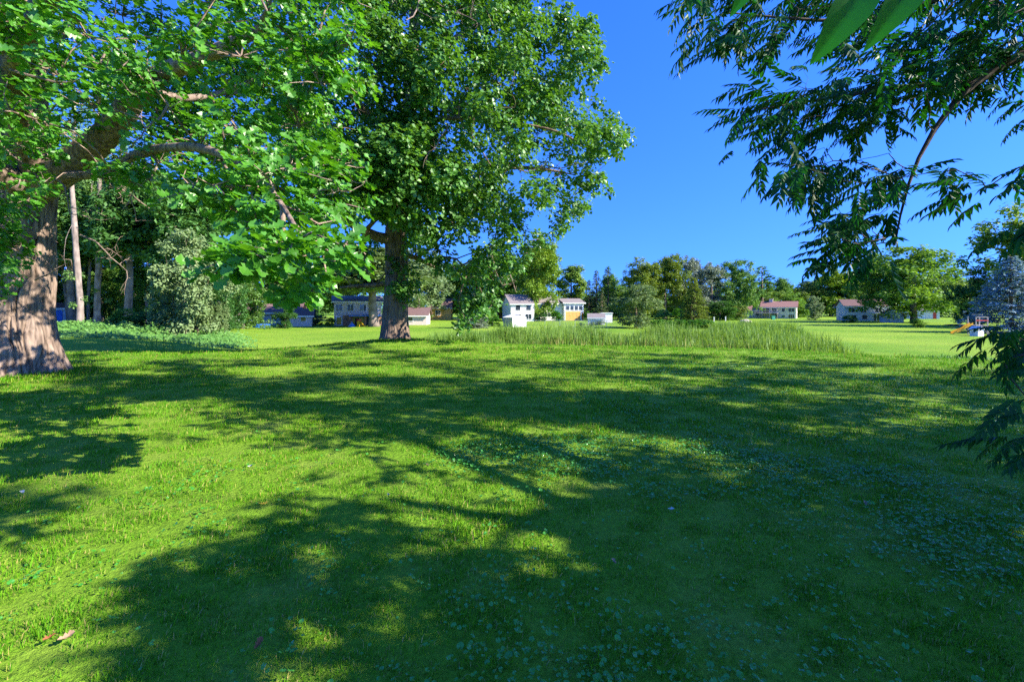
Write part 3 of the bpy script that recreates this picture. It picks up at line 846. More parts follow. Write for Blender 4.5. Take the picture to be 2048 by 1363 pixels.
def walnut():
    bx, by = 7.6, 0.6
    base = np.array([bx, by, float(gz(bx, by))])
    root = root_at('walnut_tree', base, 'dark walnut tree whose drooping feathery leaves hang into view at the right', 'tree')
    tr = [base + [0, 0, -0.2], base + [0, 0, 0.8], base + [-0.1, 0.1, 2.0], base + [-0.2, 0.3, 3.2], base + [-0.1, 0.5, 4.6], base + [0.1, 0.6, 6.2]]
    rr = [0.26, 0.2, 0.175, 0.16, 0.12, 0.05]
    bark_trunk('trunk', tr, rr, M['twig'], root, 90, 90, 0.012, 12, 1.3, 5, 0.25, 2.0)
    sk = Skeleton(); sk.line(tr, rr, -1, 0.3, 0.4, 0)
    def limb(pts, rads, lid):
        k = sk.nearest(pts[0]); return sk.line([sk.pos[k]] + pts, [rads[0]] + rads, k, 0.3, 0.3, lid)
    # two limbs that cross the corner of the picture
    limb([np.array([7.2, 1.0, 3.2]), P(2330, 40, 4.2), P(2160, 70, 4.5), P(2048, 104, 4.6), P(1990, 122, 4.6), P(1930, 168, 4.6), P(1880, 232, 4.6), P(1845, 290, 4.6), P(1812, 345, 4.6), P(1800, 420, 4.6), P(1790, 490, 4.5)],
         [0.10, 0.085, 0.07, 0.055, 0.045, 0.034, 0.026, 0.02, 0.015, 0.010, 0.006], 1)
    limb([np.array([7.3, 0.9, 4.2]), P(2300, -220, 4.2), P(2060, -90, 4.6), P(1900, -10, 4.8), P(1760, 50, 4.9), P(1600, 40, 5.0), P(1450, 25, 5.0)], [0.09, 0.075, 0.05, 0.035, 0.024, 0.014, 0.007], 2)
    limb([np.array([7.4, 0.8, 2.4]), P(2500, 560, 3.6), P(2250, 640, 3.7), P(2100, 690, 3.7), P(2010, 720, 3.7)], [0.06, 0.04, 0.025, 0.014, 0.006], 3)
    limb([P(1880, 150, 4.7), P(1830, 170, 4.8), P(1720, 187, 5.0), P(1600, 205, 5.1), P(1480, 225, 5.1)], [0.03, 0.026, 0.02, 0.012, 0.006], 4)
    groups = [([(1352, 22), (1400, -20), (1480, -70), (2100, -70), (2100, 40), (1900, 80), (1780, 110), (1660, 110), (1580, 95), (1500, 100), (1410, 85)], 128, 4.0, 5.6, 6),
              ([(1470, 190), (1540, 170), (1640, 130), (1800, 105), (2048, 40), (2100, 150), (1960, 170), (1880, 215), (1800, 245), (1660, 275), (1540, 280), (1450, 265), (1490, 225)], 104, 4.0, 5.6, 8),
              ([(1530, 330), (1600, 275), (1720, 290), (1790, 290), (1820, 340), (1810, 420), (1760, 470), (1680, 505), (1640, 500), (1660, 440), (1690, 390), (1620, 390), (1540, 350)], 44, 4.0, 5.2, 6),
              ([(1930, 80), (2100, 60), (2100, 250), (2040, 270), (1990, 190), (1930, 170)], 12, 3.8, 5.0, 4),
              ([(1850, 330), (1930, 320), (1975, 340), (1990, 380), (1930, 385), (1870, 390)], 5, 3.6, 4.4, 2),
              ([(1640, 500), (1720, 470), (1780, 475), (1800, 500), (1750, 545), (1690, 560)], 10, 4.0, 4.8, 4),
              ([(2040, 310), (2110, 300), (2110, 370), (2050, 370)], 4, 3.4, 4.0, 0),
              ([(2020, 430), (2110, 420), (2110, 490), (2030, 490)], 3, 3.4, 4.2, 0),
              ([(1985, 670), (2110, 630), (2110, 730), (2030, 730)], 9, 3.4, 4.1, 2),
              ([(2020, 800), (2110, 780), (2110, 890), (2040, 880)], 6, 3.2, 3.8, 2)]
    vis = np.vstack([crown_points(g, n, y0, y1, ins) for g, n, y0, y1, ins in groups])
    off = [shade_points(SHADE_TONGUE, 230, 2.6, 5.2), shade_points(None, 5, 2.4, 4.0, True, spots=SHADE_SPOTS)]
    off = np.vstack([o for o in off if len(o)])
    off = clear_light(off[~in_frame(off, 90)])
    near = np.array([[0.78, 0.50, 2.25], [0.50, 0.60, 2.14], [0.58, 0.66, 2.16]])
    sk.grow(np.vstack([vis, off]), 0.25, 0.16, 0.06, 0.03)
    # the twig right above the camera that carries the two big blurred leaves
    sk.line([sk.pos[sk.nearest(np.array([4.5, 0.8, 3.2]))], np.array([2.6, 0.75, 2.9]), np.array([1.3, 0.70, 2.40]), np.array([0.62, 0.62, 2.13])], [0.014, 0.011, 0.007, 0.004], sk.nearest(np.array([4.5, 0.8, 3.2])), 1, 0.2, 0)
    for lid, mb in sk.build(0.0030, 0.48, (8, 5, 4)).items():
        mb.obj('limb' if lid else 'branch', M['twig'], root, True)
    # feathery leaves: three to five round every twig end, hanging out and down
    bases, dirs, vs = [], [], []
    for i, p in enumerate(np.vstack([vis, off])):
        k = R.integers(2, 5) if i < len(vis) else 7
        for _ in range(k):
            d = unit(np.array([-0.75, 0.0, -0.30]) + R.normal(size=3) * np.array([0.6, 0.6, 0.40]))
            bases.append(p + R.normal(size=3) * 0.05); dirs.append(d)
    bases = np.array(bases); d = np.array(dirs)
    n = unit(np.array([0, 0, 1.0]) + 0.35 * rdir(len(d))); n = unit(n - d * np.sum(n * d, 1)[:, None])
    b = np.cross(n, d); size = R.uniform(0.25, 0.40, len(d))
    isv = in_frame(bases, 10)
    sep = np.argsort(-np.where(isv, size / bases[:, 1], 0))[:300]
    mes = []
    for V, Fc in FRONDS:
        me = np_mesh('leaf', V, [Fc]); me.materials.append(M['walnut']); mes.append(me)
    for k in sep:
        o = bpy.data.objects.new('leaf', mes[k % 4]); C.objects.link(o); put_under(o, root)
        A = np.stack([d[k], b[k], n[k]], 1) * size[k]
        o.matrix_basis = Matrix([[*A[0], bases[k][0]], [*A[1], bases[k][1]], [*A[2], bases[k][2]], [0, 0, 0, 1]])
    rest = np.ones(len(d), bool); rest[sep] = False; ri = np.nonzero(rest)[0]
    Vs, Qs, c = [], [], 0
    for t in range(4):
        kk = ri[ri % 4 == t]
        V, Q = scatter(FRONDS[t], bases[kk], (d[kk], b[kk], n[kk]), size[kk])
        Vs.append(V); Qs.append(Q + c); c += len(V)
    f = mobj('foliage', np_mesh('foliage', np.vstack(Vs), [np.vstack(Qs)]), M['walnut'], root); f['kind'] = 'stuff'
    # two large leaves close to the lens, folded along the midrib, with side veins
    for (x0, y0, x1, y1, w, Yl) in ((1748, -60, 1640, 118, 44, 0.62), (1858, -90, 1752, 92, 40, 0.66), (1560, -120, 1470, 20, 30, 0.9)):
        a, e = P(x0, y0, Yl), P(x1, y1, Yl + 0.02)
        L = np.linalg.norm(e - a); dd = unit(e - a); nn = unit(np.array([0.25, -0.85, 0.45])); nn = unit(nn - dd * (nn @ dd)); bb = np.cross(nn, dd); hw = w / F * Yl
        nu, nv = 28, 9
        u = np.linspace(0, 1, nu)[:, None]; v = np.linspace(-1, 1, nv)[None]
        prof = np.sin(math.pi * np.clip(u, 0, 1) ** 0.72) ** 0.8 * (1 - 0.25 * u)
        vein = 0.02 * np.abs(np.sin((u - 0.35 * np.abs(v)) * 34)) * (1 - np.abs(v))
        z = 0.35 * np.abs(v) * hw * prof / L + vein * 0.25 - 0.22 * u ** 2
        V = a + dd * (u * L)[..., None] + bb * (v * prof * hw)[..., None] + nn * (z * L)[..., None]
        i = np.arange(nu - 1)[:, None] * nv; j = np.arange(nv - 1)[None]
        q = np.stack([i + j, i + j + 1, i + nv + j + 1, i + nv + j], -1).reshape(-1, 4)
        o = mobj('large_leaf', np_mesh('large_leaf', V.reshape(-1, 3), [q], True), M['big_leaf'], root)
        o['label'] = 'large green leaf hanging close overhead'
        st = MB().tube([a - dd * 0.06 + np.array([0.02, 0, 0.03]), a, a + dd * L * 0.5 + nn * L * -0.05], [0.0016, 0.0014, 0.0006], 5); st.obj('midrib', M['walnut'], o)
walnut()

def shade_trees():
    """the trees beside and behind the camera, known by their shadows on the lawn"""
    spots = [((18.0, -1.5), 'tall shade tree behind the viewer, known by its shadow on the lawn'),
             ((24.0, 3.0), 'broad shade tree beside the walnut, known by its shadow across the lawn'),
             ((30.0, 5.0), 'shade tree furthest out beyond the walnut, known by its shadow on the lawn')]
    pts = np.vstack([shade_points(SHADE_BAND, 390, 5.5, 14.0), shade_points(SHADE_RIGHT, 430, 4.0, 9.5), shade_points(SHADE_LEFT, 14, 6, 12), shade_points([(140, 738), (430, 714), (440, 785), (330, 800), (150, 790)], 80, 8, 14)])
    pts = clear_light(pts); txy = np.array([s[0] for s in spots])
    own = np.argmin(np.linalg.norm(pts[:, None, :2] - txy[None], axis=-1), 1)
    for k, (xy, lab) in enumerate(spots):
        p = pts[own == k]
        if len(p) < 4: continue
        base = np.array([xy[0], xy[1], float(gz(*xy))])
        root = root_at('shade_tree', base, lab, 'tree')
        H = p[:, 2].max()
        tr = [base + [0, 0, -0.2], base + [0, 0, 1.0], base + [0.1, 0.1, 3.0], base + [0, 0.2, min(H, 9) * 0.5], base + [0.2, 0, min(H, 9) * 0.7]]
        sk = Skeleton(); sk.line(tr, [0.42, 0.34, 0.3, 0.22, 0.08], -1, 0.2, 0.6, 0)
        sk.grow(p, 1.2, 0.10, 0.35, 0.05)
        mb = sk.build(0.016, 0.45, (8, 4, 3))[0]
        mb.obj('trunk', M['bark_far'], root, True)
        lp, od, _ = puff_leaves(p, R.uniform(0.40, 0.62, len(p)), 46, 0.8, 2.0)
        fr = leaf_frames(len(lp), od)
        f = mobj('foliage', leaves_mesh('foliage', KITE, lp, fr, R.uniform(0.16, 0.28, len(lp))), M['shade_leaf'], root); f['kind'] = 'stuff'
shade_trees()

# ------------------------------------------------------------------ background trees: a few kinds, each copied
def tree_kind(kind, seed):
    """-> (trunk mesh, crown mesh) of a tree 10 m high standing at the origin"""
    global R
    keep = R; R = np.random.default_rng(seed)
    mb = MB()
    if kind in ('spruce', 'pine', 'full_spruce'):
        H = 10.0; mb.tube([(0, 0, -0.3), (0, 0, 5), (0, 0, 9.7)], [0.2, 0.12, 0.02], 7)
        pos, out, siz = [], [], []
        z = 0.25 if kind == 'full_spruce' else (0.9 if kind == 'spruce' else 1.6)
        while z < 9.9:
            u = 1 - z / 10.0
            if kind == 'pine':
                Lm = 2.6 * (u ** 0.65) * R.uniform(0.75, 1.15); nb = 7; dz = 0.42
            elif kind == 'full_spruce':
                Lm = 3.5 * (u ** 0.85) + 0.1; nb = 15; dz = 0.30
            else:
                Lm = 2.1 * (u ** 0.9) + 0.1; nb = 9; dz = 0.34
            for k in range(nb):
                a = R.uniform(0, 2 * math.pi); L = Lm * R.uniform(0.75, 1.08)
                dirv = np.array([math.cos(a), math.sin(a), 0.12 if kind == 'pine' else -0.12])
                tip = np.array([0, 0, z]) + dirv * L + np.array([0, 0, 0.10 * L])
                mb.tube([(0, 0, z), np.array([0, 0, z]) + dirv * L * 0.6, tip], [0.035, 0.02, 0.006], 3, False)
                m = max(4, int(L * (13 if kind == 'full_spruce' else 12)))
                t = R.uniform(0.18, 1.0, m)[:, None] ** 0.7
                side = np.array([-dirv[1], dirv[0], 0])
                w = (0.30 * (1.1 - t)) * L * 0.5
                p = np.array([0, 0, z]) + t * (tip - np.array([0, 0, z])) + side * R.uniform(-1, 1, (m, 1)) * w
                p[:, 2] += R.normal(size=m) * 0.05 - (0 if kind == 'pine' else 0.05)
                pos.append(p); out.append(np.repeat(unit(dirv)[None], m, 0)); siz.append(R.uniform(0.28, 0.5, m) * (1.1 if kind == 'pine' else 0.85))
            z += dz * R.uniform(0.8, 1.2)
        pos, out, siz = np.vstack(pos), np.vstack(out), np.concatenate(siz)
        d = unit(out + R.normal(size=pos.shape) * 0.45 + np.array([0, 0, 0.25 if kind == 'pine' else -0.15]))
        n = unit(np.array([0, 0, 1.0]) + 0.5 * rdir(len(pos))); n = unit(n - d * np.sum(n * d, 1)[:, None])
        cm = leaves_mesh('crown', (KITE[0] * [1, 0.75, 1], KITE[1]), pos, (d, np.cross(n, d), n), siz)
    else:
        rx, z0, z1 = {'broad': (4.2, 0.6, 10), 'round': (4.8, 0.7, 10), 'tall': (2.7, 0.8, 10), 'bush': (4.6, 0.0, 10), 'wood': (3.2, 4.2, 10), 'pale': (4.0, 1.0, 10)}[kind]
        zc, rz = (z0 + z1) / 2, (z1 - z0) / 2
        # big uneven lobes first, then clumps on the lobes
        nl = 26; lob = []
        for k in range(nl * 4):
            t = R.uniform(0.10, 0.86); a = R.uniform(0, 6.283); env = max(0.12, 1 - abs(2 * t - 0.85) ** 2.2) ** 0.5
            rr_ = rx * 0.66 * env * R.random() ** 0.4
            lob.append((rr_ * math.cos(a), rr_ * math.sin(a), z0 + (z1 - z0) * t))
            if len(lob) == nl: break
        lob = np.array(lob); lr = R.uniform(0.26, 0.44, nl) * rx
        npf = 300
        i = R.integers(0, nl, npf); dd = rdir(npf); dd[:, 2] = np.where(dd[:, 2] < -0.8, -dd[:, 2], dd[:, 2])
        pf = lob[i] + dd * (lr[i] * R.uniform(0.55, 1.05, npf))[:, None]
        pf[:, 2] = np.clip(pf[:, 2], z0 * 0.75 + 0.2 + 0.5 * R.random(npf), 10.0)
        sk = Skeleton()
        sk.line([(0, 0, -0.3), (0.05, 0, 1.0), (-0.1, 0.1, 3.0), (0.1, 0, zc), (0, 0, z1 * 0.85)], [0.30, 0.23, 0.19, 0.13, 0.03], -1, 0.12 if kind != 'wood' else 0.35, 0.7, 0)
        sk.grow(pf[::2], 0.9, 0.12, 0.3, 0.05)
        for m_ in sk.build(0.014, 0.47, (8, 4, 3)).values(): mb = m_
        lp, od, _ = puff_leaves(pf, R.uniform(0.42, 0.78, npf) * (0.9 if kind in ('tall', 'wood') else 1.0), 52, 0.75, 2.0)
        lp[:, 2] = np.maximum(lp[:, 2], 0.05)
        fr = leaf_frames(len(lp), od, 0.55, 0.6, 0.7, 0.3)
        cm = leaves_mesh('crown', KITE, lp, fr, R.uniform(0.20, 0.40, len(lp)))
    tm = mb.mesh('trunk', True)
    tm.materials.append(M['bark_far']); cm.materials.append(M['far_green'])
    R = keep
    return tm, cm

KINDS = {k: [tree_kind(k, 100 + 7 * i + j) for j in range(nv)] for i, (k, nv) in enumerate((('broad', 3), ('round', 2), ('tall', 2), ('bush', 2), ('spruce', 2), ('pine', 1), ('full_spruce', 1), ('wood', 3), ('pale', 1)))}
TREE_N = [0]
def tree(kind, loc, height, width, mat, label, name='tree', group=None, var=None, bark=None, cat='tree', rz=None, trunk_scale=None):
    tm, cm = KINDS[kind][(TREE_N[0] if var is None else var) % len(KINDS[kind])]
    TREE_N[0] += 1
    o = empty(name, [float(loc[0]), float(loc[1]), float(loc[2])], label, cat, group, float(R.uniform(0, 6.28)) if rz is None else rz)
    own = {'broad': 7.2, 'round': 8.2, 'tall': 4.7, 'bush': 7.8, 'spruce': 4.0, 'pine': 4.8, 'full_spruce': 6.8, 'wood': 5.6, 'pale': 7.0}[kind]
    o.scale = (width / own, width / own, height / 10.0)
    for nm, me, mt in (('trunk', tm, bark or M['bark_far']), ('crown', cm, M[mat])):
        c = bpy.data.objects.new(nm, me); C.objects.link(c); c.parent = o
        c.material_slots[0].link = 'OBJECT'; c.material_slots[0].material = mt
    return o

def tree_px(kind, px, base, top, wpx, mat, label, Y=None, **kw):
    """a tree that stands on the ground at photo pixel (px, base), its top at row `top`, its crown `wpx` wide"""
    g = G(px, base) if Y is None else np.array([(px - CX) / F * Y, Y, float(gz((px - CX) / F * Y, Y))])
    return tree(kind, g, (ZC - (top - HY) / F * g[1] - g[2]) * (1.09 if g[1] > 125 else 1.03), wpx / F * g[1], mat, label, **kw)

def background_trees():
    gb = 'trees along the far side of the field'
    T = tree_px
    T('broad', 1078, 641, 482, 100, 'far_lime', 'yellow green tree in front of the white house with gold garage door', var=0)
    T('tall', 1142, 640, 538, 60, 'far_lime', 'slim yellow green tree at the right side of the white house', Y=150, var=0)
    T('broad', 1040, 641, 500, 150, 'far_green', 'leafy tree behind the roof of the white house', Y=155, var=1)
    for px, top, w, lab in ((1178, 566, 40, 'dark spruce next to the white house wall'), (1193, 549, 46, 'tallest dark spruce behind the small white shed'), (1216, 541, 60, 'wide dark spruce behind the grey green bushy tree'), (1204, 585, 34, 'low spruce behind the small grey-roofed shed')):
        T('spruce', px, 640, top, w, 'spruce' if top != 541 else 'far_dark', lab, Y=138 if top < 580 else 128, name='spruce_tree')
    T('broad', 1238, 640, 552, 70, 'far_green', 'green tree between the dark spruces and the olive pines', Y=160)
    T('bush', 1272, 655, 572, 104, 'grey_leaf', 'broad grey green bushy tree beside the end of the chain-link fence', var=0)
    T('broad', 1288, 641, 525, 84, 'far_olive', 'olive brown tree rising behind the grey green bushy tree', Y=135)
    T('broad', 1330, 641, 516, 92, 'far_olive', 'tallest olive brown tree behind the hedge', Y=140)
    T('full_spruce', 1388, 650, 556, 66, 'far_olive', 'conical olive conifer behind the end of the hedge', Y=112, name='conifer_tree')
    T('pale', 1382, 641, 523, 66, 'far_silver', 'silvery tree behind the conical olive conifer', Y=150)
    T('pale', 1424, 645, 536, 84, 'far_silver', 'wide silvery grey tree left of the deep green tree', Y=140)
    T('round', 1470, 645, 533, 96, 'far_green', 'large deep green rounded tree left of the layered pine', Y=142)
    T('pine', 1524, 641, 540, 84, 'pine', 'layered bright green pine behind the red-roofed house', Y=165, name='pine_tree')
    T('broad', 1546, 640, 558, 60, 'far_green', 'small rounded tree right of the layered pine', Y=178)
    T('bush', 1478, 643, 612, 34, 'far_olive', 'low reddish olive tree at the left end of the red-roofed house', Y=135)
    T('bush', 1440, 646, 605, 70, 'far_dark', 'dark low tree under the silvery trees', Y=132)
    for px, top, w, mt, lab in ((1585, 572, 70, 'far_green', 'low green tree rising over the ridge of the red-roofed house'), (1622, 566, 86, 'far_olive', 'olive tree behind the gable end of the red-roofed house'), (1662, 543, 106, 'far_lime', 'yellow green tree between the red-roofed and blue grey houses'), (1712, 560, 100, 'far_green', 'green tree behind the blue grey house and walnut leaves'), (1756, 520, 120, 'far_dark', 'dark tall tree behind the porch of the blue grey house'), (1880, 545, 100, 'far_lime', 'yellow green tree behind the white garage'), (1925, 560, 90, 'far_green', 'green tree behind the dark tree by the mulch bed')):
        T('broad', px, 638, top, w, mt, lab, Y=190, group='wooded skyline behind the houses on the right')
    for k, (px, tp) in enumerate(((1160, 592), (1225, 585), (1260, 580), (1305, 570), (1345, 575), (1402, 580), (1450, 572), (1500, 582), (1540, 585), (1575, 590))):
        T('bush', px, 638, tp, 84, ('far_green', 'far_dark', 'far_lime')[k % 3], 'low leafy tree filling the gap under the far treeline', Y=172, group='low trees under the far treeline')
    T('bush', 1630, 640, 596, 34, 'grey_leaf', 'small grey green tree beside the gable of the red-roofed house', Y=140)
    T('round', 1828, 641, 503, 200, 'far_green', 'large spreading tree standing behind the gambrel-roofed shed', Y=112, bark=M['bark_far'], var=0)
    T('bush', 1940, 648, 540, 76, 'far_dark', 'dark green tree behind the blue spruce', Y=92)
    T('round', 2078, 655, 418, 230, 'far_lime', 'tall bright green tree rising behind the blue spruce', Y=84, var=1)
    T('full_spruce', 2022, 660, 515, 158, 'blue_spruce', 'silvery blue spruce with layered branches beside the yellow slide', Y=66, name='blue_spruce')
    # off the right edge: neighbours of the blue spruce
    T('full_spruce', 2330, 665, 520, 150, 'spruce', 'green spruce standing far right of the blue spruce', Y=78, name='spruce_tree')
    # left of the centre: behind and round the houses
    T('wood', 748, 653, 500, 230, 'grey_leaf', 'old grey green tree with a pale flared trunk in front of the two-storey house', var=0, bark=M['bark_grey'], name='oak_tree')
    T('full_spruce', 945, 655, 588, 74, 'far_silver', 'pale grey blue conifer left of the white garden shed', Y=82, name='conifer_tree')
    for px, top, w, Y, mt, kd, lab in ((610, 520, 150, 125, 'far_dark', 'broad', 'dark tree behind the pinkish garage'), (500, 470, 170, 110, 'grey_leaf', 'broad', 'grey green tree rising over the dark brown roof'), (560, 540, 110, 118, 'far_green', 'round', 'green tree behind the end of the brown-roofed house'), (690, 500, 150, 130, 'far_green', 'broad', 'tall green tree behind the two-storey house'),
                              (820, 510, 150, 128, 'grey_leaf', 'round', 'grey green tree behind the low pale garage'), (890, 520, 140, 150, 'far_green', 'broad', 'green tree behind the orange brick house'), (955, 530, 130, 140, 'far_dark', 'broad', 'dark tree behind the pale grey blue conifer'), (1000, 515, 110, 160, 'far_green', 'tall', 'slim green tree behind the left wing of the white house')):
        T(kd, px, 640, top, w, mt, lab, Y=Y, group='trees behind the houses beyond the oak')
    T('bush', 570, 655, 612, 46, 'far_dark', 'dark dense shrub in front of the brown-roofed house', Y=80, cat='shrub', name='shrub')
    # shrubs round the houses
    for px, b, tp, w, mt, lab in ((1178, 641, 622, 24, 'hedge', 'round shrub against the wall of the white house'), (1080, 642, 622, 34, 'far_dark', 'dark shrub under the tree by the white house'), (1112, 642, 620, 26, 'hedge', 'green shrub left of the gold garage door'),
                                  (985, 652, 628, 30, 'hedge', 'green shrub left of the white garden shed'), (950, 655, 640, 40, 'hedge', 'low green shrub under the pale conifer'), (1163, 654, 645, 12, 'far_dark', 'small shrub in front of the fence'), (1183, 654, 645, 12, 'far_dark', 'little shrub by the fence near the small shed'),
                                  (1196, 650, 641, 30, 'grey_leaf', 'grey green shrub in front of the small shed'), (1362, 642, 616, 34, 'hedge', 'upright bright green shrub rising behind the hedge'), (1325, 644, 620, 34, 'far_green', 'rounded shrub behind the left end of the hedge'), (1835, 655, 636, 26, 'far_green', 'young sapling in front of the large spreading tree'),
                                  (1700, 645, 630, 30, 'far_green', 'shrub in front of the blue-grey house'), (660, 652, 634, 22, 'far_lime', 'yellow green shrub by the two-storey house'), (632, 650, 622, 40, 'grey_leaf', 'pale green shrub right of the brown-roofed house')):
        T('bush', px, b, tp, w, mt, lab, cat='shrub', name='shrub')
    for k, px in enumerate(np.linspace(1312, 1420, 9)):
        T('bush', px, 655, 638 + (k % 3), 24, 'hedge', 'bright green hedge bush in the clipped row beside the reeds', cat='hedge', name='hedge_bush', group='hedge bushes by the reeds', Y=79)
    T('pine', 838, 640, 590, 40, 'far_green', 'small layered conifer right of the oak trunk', Y=100, name='conifer_tree')
background_trees()

def wood_trees():
    """the wood at the left: pale trunks seen between the oak and the grey green shrub"""
    gw = 'tall trees of the wood at the left'
    spec = [  # base px, base row, Y, trunk radius, line of the trunk in photo pixels, crown kind
        (160, 655, 0.27, [(160, 600), (155, 540), (150, 470), (146, 400), (140, 330)], 'pale straight trunk', 'thick pale trunk standing alone in front of the wood'),
        (194, 648, 0.30, [(195, 580), (198, 500), (194, 430), (200, 370), (190, 300)], 'pale trunk', 'pale trunk hung with leaves second from the oak in the wood'),
        (228, 642, 0.30, [(229, 580), (236, 500), (243, 430), (246, 400), (240, 330)], 'leaning trunk', 'brown trunk leaning right inside the wood'),
        (176, 645, 0.15, [(177, 590), (180, 520), (178, 440), (182, 380)], 'slim', 'slim trunk between the two pale trunks of the wood'),
        (252, 640, 0.14, [(254, 590), (258, 520), (262, 450), (264, 400)], 'slim', 'slim trunk right of the leaning one in the wood'),
        (220, 640, 0.22, [(222, 560), (224, 480), (228, 400)], 'behind', 'straight brown trunk close behind the leaning one'),
        (268, 635, 0.17, [(270, 590), (274, 540), (278, 510), (284, 470)], 'thin', 'thin crooked trunk in the middle of the wood'),
        (300, 636, 0.14, [(300, 590), (296, 540), (290, 500)], 'thin', 'slender dark trunk beside the grey green shrub'),
        (138, 645, 0.20, [(134, 600), (128, 560), (122, 510)], 'lean', 'leaning grey trunk next to the oak in the wood'),
        (60, 650, 0.28, [(60, 580), (55, 480), (60, 380)], 'hid', 'trunk of the wood hidden behind the old oak'),
        (330, 636, 0.2, [(330, 580), (334, 500), (330, 440)], 'deep', 'dark trunk deep in the wood behind the grey green shrub'),
        (-60, 652, 0.3, [(-60, 580), (-55, 480), (-60, 380)], 'off', 'tall tree of the wood left of the old oak')]
    for i, (px, row, r, line, _, lab) in enumerate(spec):
        g = G(px, row); Y = g[1]
        root = root_at('woodland_tree', g, lab, 'tree', gw)
        pts = [g + [0, 0, -0.2]] + [P(a, b, Y + 0.15 * k) for k, (a, b) in enumerate(line)]
        top = pts[-1]; pts.append(top + np.array([R.normal() * 0.4, 0.3, 3.5])); pts.append(pts[-1] + np.array([0, 0, 4.0]))
        n = len(pts); rads = np.concatenate([[r * 1.25], np.linspace(r, r * 0.62, n - 3), [r * 0.3, r * 0.08]])
        bark_trunk('trunk', pts, rads, M['bark_grey'], root, 36, 90, 0.012, 5, 0.8, 5, 0.15, i)
        sk = Skeleton(); sk.line(pts, rads * 0.9, -1, 0.42, 0.8, 0)
        hi = max(7.0, top[2])
        npf = 46
        pf = top + np.stack([R.normal(size=npf) * 2.0, R.normal(size=npf) * 2.0, R.uniform(-2.6, 7.0, npf)], -1)
        lowp = g + np.stack([R.normal(size=6) * 0.8, R.uniform(-1.0, 0.6, 6), R.uniform(1.5, 5.5, 6)], -1)
        pf = np.vstack([pf, lowp])
        sk.grow(pf, 0.9, 0.16, 0.3, 0.05)
        sk.fix = list(np.where(np.arange(len(sk.fix)) < 0, 0, np.array(sk.fix)))
        for m_ in sk.build(0.013, 0.45, (6, 4, 3)).values(): m_.obj('branch', M['bark_grey'], root)
        pr = np.concatenate([R.uniform(0.6, 1.0, npf), R.uniform(0.3, 0.5, 6)])
        lp, od, _ = puff_leaves(pf, pr, 80, 0.75, 2.2)
        f = mobj('foliage', leaves_mesh('foliage', KITE, lp, leaf_frames(len(lp), od, 0.55, 0.55, 0.7), R.uniform(0.13, 0.25, len(lp))), M['wood_leaf'], root); f['kind'] = 'stuff'
    back = [(x, 632, R.uniform(320, 400), 170, ('far_dark', 'wood_leaf', 'far_dark')[i % 3], 'wood') for i, x in enumerate(range(-80, 420, 56))]
    back += [(x, 634, R.uniform(480, 545), 110, ('wood_leaf', 'far_green', 'far_dark')[i % 3], 'bush') for i, x in enumerate(range(-90, 490, 48))]
    for px, row, top, w, mt, kd in back:
        Yd = R.uniform(56, 76)
        tree_px(kd, px, row, top, w, mt, 'tree crowding the dark back of the wood' if kd == 'wood' else 'dark undergrowth thicket at the back of the wood', Y=Yd, group='trees at the back of the wood' if kd == 'wood' else 'thickets at the back of the wood', name='woodland_tree' if kd == 'wood' else 'thicket', cat='tree' if kd == 'wood' else 'shrub', bark=M['bark_grey'])
    tree_px('bush', 392, 668, 470, 150, 'grey_leaf', 'tall grey green shrub at the edge of the wood', Y=41, cat='shrub', name='large_shrub', var=0)
    tree_px('bush', 346, 664, 540, 90, 'grey_leaf', 'rounded grey green shrub leaning on the tall one', Y=42.5, cat='shrub', name='large_shrub', var=1)
    tree_px('bush', 434, 668, 600, 48, 'grey_leaf', 'low grey green shrub beside the swing set', Y=42, cat='shrub', name='large_shrub', var=1)
    for px, b, tp, w, mt, lab in ((255, 658, 618, 60, 'far_green', 'dark green bush at the foot of the leaning trunk'), (300, 658, 622, 70, 'far_dark', 'dark spreading bush at the foot of the thin trunk'), (220, 662, 636, 50, 'hedge', 'leafy bush in front of the pale trunks'), (140, 664, 640, 50, 'cover', 'light green bush beside the old oak')):
        tree_px('bush', px, b, tp, w, mt, lab, Y=44, cat='shrub', name='bush')
wood_trees()

def ground_cover():
    """weeds at the foot of the wood"""
    n = 34000
    px = R.uniform(-120, 520, n); Y = R.uniform(30, 47, n); X = (px - CX) / F * Y
    k = R.random(n) < sstep(30, 37, Y + 5 * (vnoise(X * 0.35, Y * 0.35, 4.0) - 0.5)) * (1 - sstep(440, 520, px + 60 * (vnoise(X * 0.5, Y * 0.5, 2.0) - 0.5)))
    X, Y = X[k], Y[k]; n = len(X)
    h = 0.12 + 0.9 * vnoise(X * 0.6, Y * 0.6, 1.0) ** 1.5 * sstep(31, 38, Y)
    Z = gz(X, Y) + h * R.random(n) ** 0.7
    pos = np.stack([X, Y, Z], -1)
    o = mobj('undergrowth', leaves_mesh('undergrowth', KITE, pos, leaf_frames(n, np.tile([[0.0, -0.5, 0.5]], (n, 1)), 0.7, 0.4, 0.7), R.uniform(0.13, 0.28, n)), M['cover'])
    tag(o, 'light green weeds growing along the foot of the wood', 'weeds', kind='stuff')
ground_cover()

